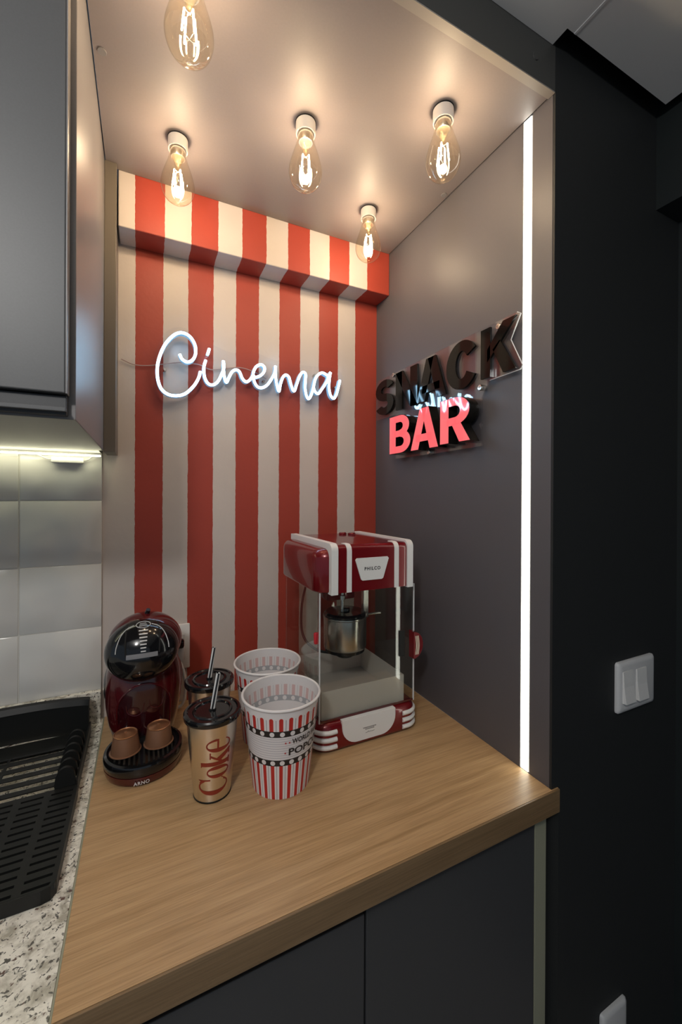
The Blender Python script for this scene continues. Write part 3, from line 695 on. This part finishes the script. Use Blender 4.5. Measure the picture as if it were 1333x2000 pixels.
obj('power_lead', tube(bmesh.new(), smooth_path([(kx - 0.060, ky + 0.075, 0.316), (kx - 0.078, ky + 0.075, 0.25), (kx - 0.082, ky + 0.06, 0.18), (kx - 0.060, ky + 0.03, 0.150), (kx - 0.022, ky, 0.1455)], 6), 0.0030, 8), 'blackmat', o, True)
# door knob at the right edge, latch on the left pane
kn = bmesh.new(); kz = 0.186
hp = [(0.0, 0.029)] + [(0.024 * math.sin(a), 0.029 * math.cos(a)) for a in [PI * k / 14 for k in range(1, 14)]] + [(0.0, -0.029)]
hn = obj('door_knob', prism(kn, hp, lambda u, v, w_: (PX + gx - 0.010 + u, w_, kz + v), gf - 0.019, gf - 0.0008), 'red', o, 50)
for k in (-1, 0, 1):
    q = tube(bmesh.new(), smooth_path([(PX + gx - 0.006 + 0.0035 * (k + 1), gf - 0.0195, kz - 0.020), (PX + gx - 0.005 + 0.0035 * (k + 1), gf - 0.0210, kz), (PX + gx - 0.006 + 0.0035 * (k + 1), gf - 0.0195, kz + 0.020)], 5), 0.0011, 6)
    obj('grip_ridge', q, 'cream', hn, True)
obj('hinge_plate', bx(PX + gx - 0.036, PX + gx - 0.022, gf - 0.0022, gf - 0.0002, kz - 0.026, kz + 0.030, bev=0.0008), 'blackmat', o)
obj('latch', bx(PX - gx - 0.004, PX - gx + 0.009, gf + 0.018, gf + 0.026, 0.208, 0.232, bev=0.003), 'latch', o, True)

# ------------------------------------------------------------------ coffee machine
CX = -0.636
o = thing('coffee_machine', 'burgundy and black capsule coffee machine beside the tiles', 'coffee machine', (CX, -0.16, 0.0))
def sup(rx, ry, cy, n=44, e=2.5):
    out = []
    for i in range(n):
        a = 2 * PI * i / n; c_, s_ = math.cos(a), math.sin(a)
        out.append((CX + rx * math.copysign(abs(c_) ** (2 / e), c_), cy + ry * math.copysign(abs(s_) ** (2 / e), s_)))
    return out
BL = [(0.0005, .050, .060, -.120), (0.02, .058, .062, -.120), (0.05, .066, .063, -.120), (0.085, .0712, .063, -.120), (0.115, .0725, .062, -.120), (0.145, .0700, .060, -.120), (0.175, .063, .056, -.120), (0.205, .050, .048, -.115), (0.225, .034, .036, -.112)]
body = obj('body', loft(bmesh.new(), [(sup(rx, ry, cy), z) for z, rx, ry, cy in BL]), 'burg', o, 60)
def bodyfront(u, z, d):
    """point on the front of the body at offset u from its centre"""
    for (z0, rx0, ry0, c0), (z1, rx1, ry1, c1) in zip(BL, BL[1:]):
        if z0 <= z <= z1:
            t_ = (z - z0) / (z1 - z0); rx, ry, cy = rx0 + (rx1 - rx0) * t_, ry0 + (ry1 - ry0) * t_, c0 + (c1 - c0) * t_
            e = 2.5; k = max(0.0, 1 - abs(u / rx) ** e) ** (1 / e)
            return Vector((CX + u, cy - ry * k - d, z))
arch = [(-0.047, 0.036), (-0.048, 0.085)] + [(-0.048 * math.cos(a), 0.085 + 0.050 * math.sin(a)) for a in [PI * k / 14 for k in range(1, 14)]] + [(0.048, 0.085), (0.047, 0.036)]
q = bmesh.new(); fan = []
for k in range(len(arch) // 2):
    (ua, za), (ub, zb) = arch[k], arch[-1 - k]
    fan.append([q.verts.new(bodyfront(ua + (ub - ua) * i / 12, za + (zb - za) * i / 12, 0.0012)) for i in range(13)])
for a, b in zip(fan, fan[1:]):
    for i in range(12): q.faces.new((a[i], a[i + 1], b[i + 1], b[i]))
obj('recess_shade', q, 'burgdark', body, 'all')  # no hollow modelled: darker burgundy paints the shade of the recess
obj('recess_rim', tube(bmesh.new(), smooth_path([bodyfront(u, z, 0.0012) for u, z in arch], 3), 0.0017, 8), 'burg', body, True)
for k, (u0, z0, s) in enumerate(((-0.016, 0.088, 1.0), (0.022, 0.094, 0.8))):
    cup = [(-0.016, 0.010), (-0.013, -0.004), (0.0, -0.011), (0.012, -0.006), (0.016, 0.010)]
    obj('embossed_cup', tube(bmesh.new(), smooth_path([bodyfront(u0 + a * s, z0 + b * s, 0.0016) for a, b in cup], 4), 0.0007, 6), 'burg', body, True)
for s in (-1, 1):
    q = ellipsoid(bmesh.new(), (CX + s * 0.0655, -0.105, 0.115), (0.0105, 0.040, 0.036), 20, 14)
    obj('side_grip', q, 'black', o, 'all')
tk = loft(bmesh.new(), [(rrect(.046, .028, .02, 6, CX, -.040), 0.0005), (rrect(.050, .030, .02, 6, CX, -.040), 0.02), (rrect(.050, .030, .02, 6, CX, -.040), 0.165), (rrect(.045, .026, .018, 6, CX, -.040), 0.172)])
obj('water_tank', tk, 'burgdark', o, 50)
# domed head
shell = obj('head_shell', ellipsoid(bmesh.new(), (CX + 0.002, -0.146, 0.2085), (0.0695, 0.058, 0.0590), 48, 30, tilt=-0.25), 'burg', o, 'all')
HC, HR = Vector((CX - 0.003, -0.170, 0.2010)), Vector((0.0675, 0.056, 0.0600))
dome = obj('head_visor', ellipsoid(bmesh.new(), HC, HR, 48, 30, tilt=-0.25), 'black', o, 'all')
def hd(u, z, d=0.0006):
    """point on the visor front; u sideways, z up from its centre"""
    k = max(0.0, 1 - (u / HR.x) ** 2 - (z / HR.z) ** 2) ** 0.5
    y, zz = -HR.y * k - d, z
    ct, st = math.cos(-0.25), math.sin(-0.25)
    return Vector((HC.x + u, HC.y + y * ct - zz * st, HC.z + y * st + zz * ct))
for i in range(7):
    wb = 0.0080 - 0.0006 * i; z0 = 0.036 - i * 0.0062
    q = bmesh.new(); flat(q, [R4(-wb, 0, wb, 0.0022)], lambda u, v: hd(u + 0.001, z0 + v, 0.0008), cuts=2)
    obj('level_mark', q, 'whitegrey', dome)
obj('emblem', tube(bmesh.new(), [hd(0.001 + 0.0125 * math.cos(2 * PI * k / 24), 0.0475 + 0.0058 * math.sin(2 * PI * k / 24), 0.0008) for k in range(24)], 0.0007, 6, closed=True), 'whitegrey', dome, True)
q = bmesh.new()
for k in range(3): tube(q, [hd(-0.007 + 0.001 * k, 0.0450 + 0.0024 * k, 0.0008), hd(0.008 - 0.001 * k, 0.0455 + 0.0024 * k, 0.0008)], 0.0006, 6)
q2 = obj('emblem_bars', q, 'whitegrey', dome); q2['kind'] = 'stuff'
for s in (-1, 1):
    obj('grey_arc', tube(bmesh.new(), smooth_path([hd(s * a, b, 0.0004) for a, b in ((0.0155, 0.0475), (0.028, 0.042), (0.038, 0.030), (0.0445, 0.012), (0.046, 0.000))], 4), 0.0008, 6), 'whitegrey', dome, True)
    obj('groove', tube(bmesh.new(), smooth_path([hd(s * a, b, 0.0002) for a, b in ((0.0265, 0.0500), (0.0290, 0.030), (0.0295, 0.012), (0.0285, -0.006))], 4), 0.0016, 6), 'gapblack', dome, True)
q = bmesh.new(); flat(q, [R4(-0.028, -0.012, 0.026, -0.0035)], lambda u, v: hd(u, v, 0.0009), cuts=4); obj('selector_window', q, 'greyprint', dome, 'all')
obj('lock_lever', tube(bmesh.new(), [(CX + 0.004, -0.150, 0.258), (CX + 0.005, -0.152, 0.268), (CX + 0.007, -0.156, 0.2745)], [0.0045, 0.0050, 0.0042], 12), 'black', o, True)
# drip tray foot
ft = obj('foot', lathe(bmesh.new(), (CX, -0.2170, 0), [(0.058, 0.0005), (0.0640, 0.003), (0.0665, 0.010), (0.0670, 0.0165)], 56, sy=1.03), 'burg', o, 45)
pol, wd = text2d('ARNO', 0.02, 1.1)
def foot_pt(u, v, R=0.0676):
    a = u / R; return (CX - 0.004 + R * math.sin(a), -0.2170 - 1.03 * R * math.cos(a), 0.0055 + v)
obj('lettering', flat(bmesh.new(), pol, lambda u, v: foot_pt((u - wd / 2) * 0.0062, v * 0.0062)), 'whitegrey', ft)
dt = obj('drip_tray', lathe(bmesh.new(), (CX, -0.2170, 0), [(0.0660, 0.0167), (0.0675, 0.0190), (0.0680, 0.0310), (0.0665, 0.0350), (0.0620, 0.0360), (0.0600, 0.0335), (0.0590, 0.0330)], 56, sy=1.03), 'black', o, 45)
q = bmesh.new()
for k in range(13):
    x = -0.0475 + k * 0.0079; hy = 1.03 * math.sqrt(0.0570 ** 2 - x * x)
    box(q, CX + x - 0.0016, CX + x + 0.0016, -0.2170 - hy, min(-0.2170 + hy, -0.185), 0.0331, 0.0355)
gr = obj('grille', q, 'blackmat', dt); gr['kind'] = 'stuff'
# capsules standing on the tray
def capsule(x, y, label):
    c_ = thing('coffee_capsule', label, 'coffee capsule', (x, y, 0.0357), 'capsules on the coffee machine tray')
    z = 0.0357
    obj('cup', lathe(bmesh.new(), (x, y, z), [(0.0258, 0.0002), (0.0268, 0.0010), (0.0265, 0.0022), (0.0245, 0.0026), (0.0240, 0.0060), (0.0205, 0.0300), (0.0200, 0.0315)], 40), 'copperside', c_, 35)
    obj('top', lathe(bmesh.new(), (x, y, z), [(0.0200, 0.0316), (0.0203, 0.0328), (0.0190, 0.0335), (0.0178, 0.0322), (0.0090, 0.0340), (0.0030, 0.0350), (0.0026, 0.0368), (0.0010, 0.0370)], 40), 'copper', c_, 35)
    return c_
c1 = capsule(CX - 0.0310, -0.2240, 'left copper coffee capsule on the drip tray, nearer the granite')
c2 = copy_tree(c1); c2.location = (CX + 0.0250, -0.2200, 0.0357); c2['label'] = 'right copper coffee capsule on the drip tray, nearer the tumblers'

# ------------------------------------------------------------------ tumblers
def tumbler(x, y, label, rot):
    o = thing('tumbler', label, 'tumbler', (x, y, 0.0), 'metallic tumblers with straws')
    r = lambda z: 0.0305 + (0.0425 - 0.0305) * z / 0.131
    cupo = obj('cup', lathe(bmesh.new(), (x, y, 0), [(0.0285, 0.0003), (0.0305, 0.0025), (r(0.02), 0.02), (r(0.131), 0.131)], 56), 'silver', o, 35)
    obj('foot_ring', lathe(bmesh.new(), (x, y, 0), [(0.0307, 0.0002), (0.0312, 0.0010), (0.0310, 0.0028), (0.0306, 0.0030)], 48), 'blackmat', cupo, True)
    lid = obj('lid', lathe(bmesh.new(), (x, y, 0), [(0.0425, 0.1312), (0.0468, 0.1318), (0.0476, 0.1345), (0.0474, 0.1395), (0.0455, 0.1418), (0.0420, 0.1420), (0.0400, 0.1400), (0.0330, 0.1398), (0.0318, 0.1418), (0.0290, 0.1424), (0.0272, 0.1400), (0.0050, 0.1400)], 56), 'black', o, 35)
    obj('lid_collar', lathe(bmesh.new(), (x, y, 0), [(0.0046, 0.1401), (0.0062, 0.1402), (0.0058, 0.1425), (0.0046, 0.1426)], 20), 'black', lid, True)
    # straw with straight black and white stripes
    s0, s1 = Vector((x, y, 0.1402)), Vector((x + 0.010, y + 0.006, 0.1985)); t_ = (s1 - s0).normalized()
    nx = t_.cross(Vector((0, 1, 0))).normalized(); ny = t_.cross(nx); q = bmesh.new(); R_, N = 0.0042, 16
    rows = [[q.verts.new(s0 + (s1 - s0) * k / 6 + nx * R_ * math.cos(2 * PI * i / N + 0.5 * k / 6) + ny * R_ * math.sin(2 * PI * i / N + 0.5 * k / 6)) for i in range(N)] for k in range(7)]
    for a, b in zip(rows, rows[1:]):
        for i in range(N): q.faces.new((a[i], a[(i + 1) % N], b[(i + 1) % N], b[i])).material_index = (i // 2) % 2
    obj('straw', q, ['white', 'blackprint'], o, 'all')
    # printed word running up the side
    base_a = math.atan2(CAM.y - y, CAM.x - x) + rot
    def wrap(z, v):   # v = 0 baseline (to the viewer's right) .. 1 cap height
        a = base_a + math.radians(45 - 84 * v); rad = r(z) + 0.0003
        return (x + rad * math.cos(a), y + rad * math.sin(a), z)
    let = []
    put = lambda polys, z0, z1, h0, h1: let.extend([[(z0 + (z1 - z0) * u, h0 + (h1 - h0) * v) for u, v in p] for p in polys])
    Cg = []
    N = 26
    for i in range(N):
        a, b = [math.radians(38 + (316 - 38) * k / N) for k in (i, i + 1)]
        th = lambda t: 0.09 + 0.17 * max(0.0, -math.cos(t)) ** 1.1
        ou = lambda t: (.5 + .5 * math.cos(t), .5 + .5 * math.sin(t)); inn = lambda t: (.5 + (.5 - th(t)) * math.cos(t) , .5 + (.5 - 0.045 - .03 * max(0, -math.cos(t))) * math.sin(t))
        Cg.append([ou(a), ou(b), inn(b), inn(a)])
    Cg += [[(.86, .60), (.93, .60), (.93, 1.0), (.86, .93)], [(.70, .93), (.88, .80), (.93, .86), (.76, .97)], [(.82, .10), (.88, .155), (.99, .22), (.93, .25)]]
    og = []
    for i in range(28):
        a, b = [2 * PI * k / 28 for k in (i, i + 1)]; th = lambda t: 0.08 + 0.21 * abs(math.cos(t)) ** 1.2
        ou = lambda t: (.5 + .5 * math.cos(t), .5 + .5 * math.sin(t)); inn = lambda t: (.5 + (.5 - th(t)) * math.cos(t), .5 + (.5 - .06) * math.sin(t))
        og.append([ou(a), ou(b), inn(b), inn(a)])
    kg = [R4(.09, 0, .33, 1), R4(0, 0, .42, .045), [(0, 1), (.12, .95), (.30, .95), (.30, 1)], [(.28, .33), (.34, .27), (.76, .66), (.68, .70)], [(.38, .34), (.56, .46), (.98, .03), (.72, .03)], R4(.60, .0, 1.0, .045), R4(.54, .655, .92, .70)]
    eg = []
    for i in range(24):
        a, b = [math.radians(8 + (322 - 8) * k / 24) for k in (i, i + 1)]; th = lambda t: 0.06 + 0.24 * max(0.0, -math.cos(t)) ** 1.1 + 0.10 * max(0, math.cos(t)) * (1 if math.sin(t) > 0 else 0)
        ou = lambda t: (.5 + .5 * math.cos(t), .5 + .5 * math.sin(t)); inn = lambda t: (.5 + (.5 - th(t)) * math.cos(t), .5 + (.5 - .055) * math.sin(t))
        eg.append([ou(a), ou(b), inn(b), inn(a)])
    eg += [R4(.18, .50, .96, .57)]
    put(Cg, 0.0150, 0.0440, 0, 1.0); put(og, 0.0435, 0.0640, 0, .71); put(kg, 0.0625, 0.0900, 0, .88); put(eg, 0.0880, 0.1110, 0, .71)
    obj('lettering', flat(bmesh.new(), let, wrap, cuts=6), 'cokered', cupo)
    return o
tb1 = tumbler(-0.5305, -0.3465, 'champagne metal tumbler in front, with Coke printed up its side', 0.0)
tb2 = copy_tree(tb1); tb2.location = (-0.5180, -0.2215, 0.0); tb2.rotation_euler.z = 0.10
tb2['label'] = 'metal tumbler standing behind the other one, next to the coffee machine'

# ------------------------------------------------------------------ popcorn buckets
def bucket(x, y, label):
    o = thing('popcorn_bucket', label, 'popcorn bucket', (x, y, 0.0), 'striped popcorn buckets')
    H, R0, R1 = 0.1570, 0.0500, 0.0674
    rad = lambda z: R0 + (R1 - R0) * z / H
    fa = math.atan2(CAM.y - y, CAM.x - x)            # direction of the front of the print
    NS = 25
    marks = [(-0.21, 'r'), (0.21, 'w'), (0.455, 'g'), (0.515, 'w')]
    zs = [0.0003, 0.030, 0.0600, 0.0705] + [0.0705 + 0.0036 * k for k in range(1, 12)] + [0.1105, 0.1210, 0.1330, 0.1405, 0.1470, 0.1560]
    zs = sorted(set(round(z, 4) for z in zs))
    cols = []
    for s in range(NS):
        for (t_, m_), (t2, _) in zip(marks, marks[1:] + [(0.79, 'r')]):
            k = 2 if m_ == 'r' else 1
            for i in range(k): cols.append((s + t_ + (t2 - t_) * i / k, m_))
    def skin(inset, idx, flip):
        q = bmesh.new()
        ang = [fa + 2 * PI * c_[0] / NS for c_ in cols]; n = len(cols)
        rows = [[q.verts.new((x + (rad(z) - inset) * math.cos(a), y + (rad(z) - inset) * math.sin(a), max(z, 0.0018) if flip else z)) for a in ang] for z in zs]
        for (za, ra), (zb, rb) in zip(zip(zs, rows), list(zip(zs, rows))[1:]):
            zm = (za + zb) / 2
            for i in range(n):
                m_ = cols[i][1]
                if 0.0600 < zm < 0.0705 or 0.1105 < zm < 0.1210: k = idx['k']
                elif 0.0705 < zm < 0.1105: k = idx['w']
                elif zm > 0.1405: k = idx['w']
                else: k = idx[m_]
                q.faces.new((ra[i], ra[(i + 1) % n], rb[(i + 1) % n], rb[i])).material_index = k
        return q, rows
    mats = ['bwhite', 'redprint', 'greyprint', 'blackprint', 'lilac', 'inwhite', 'inred', 'ingrey', 'inblack']
    q, ro = skin(0.0, dict(w=0, r=1, g=2, k=3), False)
    q.faces.new(ro[0][::-1]).material_index = 0
    q2, ri = skin(0.0014, dict(w=5, r=6, g=7, k=8), True)
    q2.faces.new(ri[0]).material_index = 5
    merge(q, q2)
    bo = obj('wall', q, mats, o, 50)
    obj('rim', tube(bmesh.new(), [(x + (R1 + 0.0008) * math.cos(2 * PI * k / 64), y + (R1 + 0.0008) * math.sin(2 * PI * k / 64), 0.1565) for k in range(64)], 0.0023, 8, closed=True), 'bwhite', o, True)
    P = lambda a, z, d=0.0003: (x + (rad(z) + d) * math.cos(a), y + (rad(z) + d) * math.sin(a), z)
    Pi = lambda a, z, d=-0.0018: (x + (rad(z) + d) * math.cos(a), y + (rad(z) + d) * math.sin(a), z)
    # round dots of the film bands, rounded tops of the red bars, thin rules
    dots, caps, rules = bmesh.new(), bmesh.new(), bmesh.new()
    for zc in (0.06525, 0.11575):
        for k in range(23):
            a0 = fa + 2 * PI * (k + 0.12) / 23
            for fn, mi, rr_ in ((P, 0, 0.0041), (Pi, 1, 0.0041)):
                vs = [dots.verts.new(fn(a0 + rr_ * math.cos(t_) / rad(zc), zc + rr_ * math.sin(t_))) for t_ in [2 * PI * j / 14 for j in range(14)]]
                dots.faces.new(vs).material_index = mi
    for k in range(NS):
        a0 = fa + 2 * PI * k / NS; hw = 0.21 * 2 * PI / NS * rad(0.1405)
        vs = [caps.verts.new(P(a0 + hw * math.cos(t_) / rad(0.1405), 0.1400 + hw * math.sin(t_))) for t_ in [PI * j / 8 for j in range(9)]]
        caps.faces.new(vs)
    for k in range(9):
        z = 0.0745 + 0.0041 * k
        rows = [[rules.verts.new(P(fa + 2 * PI * j / 96, z + dz, 0.0002)) for j in range(96)] for dz in (-0.00035, 0.00035)]
        for j in range(96): rules.faces.new((rows[0][j], rows[0][(j + 1) % 96], rows[1][(j + 1) % 96], rows[1][j]))
    for nm, bm_, mm in (('film_dots', dots, ['bwhite', 'inwhite']), ('bar_caps', caps, 'redprint'), ('thin_rules', rules, 'lilac')):
        k_ = obj(nm, bm_, mm, bo); k_['kind'] = 'stuff'
    q = bmesh.new()
    for s, hgt, z, a_st, wd_t in (('WORLD FAMOUS', 0.0092, 0.0965, 17, 0.078), ('POPCORN', 0.0125, 0.0775, 12, 0.094)):
        pol, wd = text2d(s, 0.025)
        flat(q, pol, lambda u, v: P(fa + math.radians(a_st) + u / wd * wd_t / rad(z), z + v * hgt, 0.0006))
    obj('lettering', q, 'blackprint', bo)
    for a_d, z in ((13, 0.1000), (7, 0.1000), (6.5, 0.0825)):
        st = []
        for j in range(10):
            r_ = 0.0022 if j % 2 == 0 else 0.0010; t_ = PI / 2 + 2 * PI * j / 10; st.append((r_ * math.cos(t_), r_ * math.sin(t_)))
        q = bmesh.new(); q.faces.new([q.verts.new(P(fa + math.radians(a_d) + u / rad(z), z + v, 0.0006)) for u, v in st])
        obj('star', q, 'redprint', bo)
    return o
bk1 = bucket(-0.4150, -0.3690, 'red striped popcorn bucket in front, its popcorn lettering facing right')
bk2 = copy_tree(bk1); bk2.location = (-0.4000, -0.2262, 0.0); bk2.rotation_euler.z = 0.55
bk2['label'] = 'red striped popcorn bucket standing behind the other bucket'

# ------------------------------------------------------------------ dish rack on the granite
o = thing('dish_rack', 'black plastic dish rack with slotted tray on the granite', 'dish rack', (-0.92, -0.24, 0.0))
xr, xl, yf_, yb_ = -0.7375, -1.10, -0.4540, -0.0420
q = bmesh.new()
pitch, sl = 0.0400, 0.0300
cols_ = [(-0.7425 - pitch * k - sl, -0.7425 - pitch * k) for k in range(9)]
ys = [-0.4490 + 0.01385 * k for k in range(14)]
# slotted flat: rails between the slot columns, and cross slats between the slots
edges = [xl] + [v for c_ in reversed(cols_) for v in c_] + [xr]
for a, b in zip(edges[0::2], edges[1::2]): box(q, a, b, yf_, -0.2560, 0.0120, 0.0175)
for a, b in cols_:
    yy = yf_
    for y in ys:
        box(q, a, b, yy, y - 0.0022, 0.0120, 0.0175); yy = y + 0.0022
    box(q, a, b, yy, -0.2560, 0.0120, 0.0175)
bmesh.ops.remove_doubles(q, verts=q.verts, dist=1e-5)
tr = obj('slotted_tray', q, 'blackmat', o)
q = bmesh.new(); rim = [(xr + 0.0010, -0.262), (xr + 0.0010, yf_ + 0.008), (xr - 0.004, yf_ - 0.0005), (xr - 0.014, yf_ - 0.0030), (xl, yf_ - 0.0030)]
prev = None
for x_, y_ in rim:
    cur = [q.verts.new((x_, y_, 0.0002)), q.verts.new((x_, y_, 0.0178)), q.verts.new((x_ - 0.0030, y_ + 0.0024, 0.0178)), q.verts.new((x_ - 0.0030, y_ + 0.0024, 0.0002))]
    if prev:
        for k in range(4): q.faces.new((prev[k], prev[(k + 1) % 4], cur[(k + 1) % 4], cur[k]))
    else: q.faces.new(cur)
    prev = cur
q.faces.new(prev)
obj('tray_rim', q, 'blackmat', o)
# back wall, bowed towards the tiles
bw = [(-0.7410, -0.0640), (-0.7430, -0.0560), (-0.764, -0.0490), (-0.823, -0.0380), (-0.90, -0.0360), (-1.00, -0.040), (-1.10, -0.052)]
sp = smooth_path([(a, b, 0) for a, b in bw], 5); q = bmesh.new(); prev = None
for v in sp:
    cur = [q.verts.new((v.x, v.y + d_, z)) for d_, z in ((0, 0.0005), (0.0, 0.0610), (0.0085, 0.0690), (0.0085, 0.0725), (-0.0040, 0.0725), (-0.0095, 0.0620), (-0.0060, 0.0600), (-0.0045, 0.0005))]
    if prev:
        for k in range(8): q.faces.new((prev[k], prev[(k + 1) % 8], cur[(k + 1) % 8], cur[k]))
    else: q.faces.new(cur)
    prev = cur
q.faces.new(prev); obj('back_wall', q, 'blackmat', o, 40)
obj('end_wall', bx(-0.7410, -0.7375, -0.2560, -0.0600, 0.0005, 0.0250, bev=0.001), 'blackmat', o)
# raised bed with open slots
q = bmesh.new(); yb2 = [-0.2370 + 0.0236 * k for k in range(6)]
for y in yb2: box(q, -1.08, -0.7740, y, y + 0.0110, 0.0100, 0.0130, bev=0.0008)
box(q, -0.7742, -0.7690, -0.2380, -0.1060, 0.0080, 0.0150, bev=0.0015)
for xx in (-0.8600, -0.9500, -1.04): box(q, xx - 0.004, xx, -0.2380, -0.1060, 0.0095, 0.0122)
obj('plate_bed', q, 'blackmat', o)
obj('floor_pan', bx(-1.08, -0.7420, -0.1050, -0.0620, 0.0030, 0.0080), 'blackmat', o)
for y in (-0.135, -0.158, -0.182, -0.206, -0.230, -0.254):
    hoop = [(-0.7700, 0.0180), (-0.7690, 0.036), (-0.7630, 0.0465), (-0.7540, 0.0500), (-0.7450, 0.0450), (-0.7415, 0.034), (-0.7405, 0.0180)]
    q = bmesh.new(); sp = [(v.x, v.z) for v in smooth_path([(a, 0, b) for a, b in hoop], 4)]
    prism(q, sp, lambda u, v, w_: (u, w_, v), y - 0.0030, y + 0.0030)
    obj('plate_divider', q, 'blackmat', o, 40)
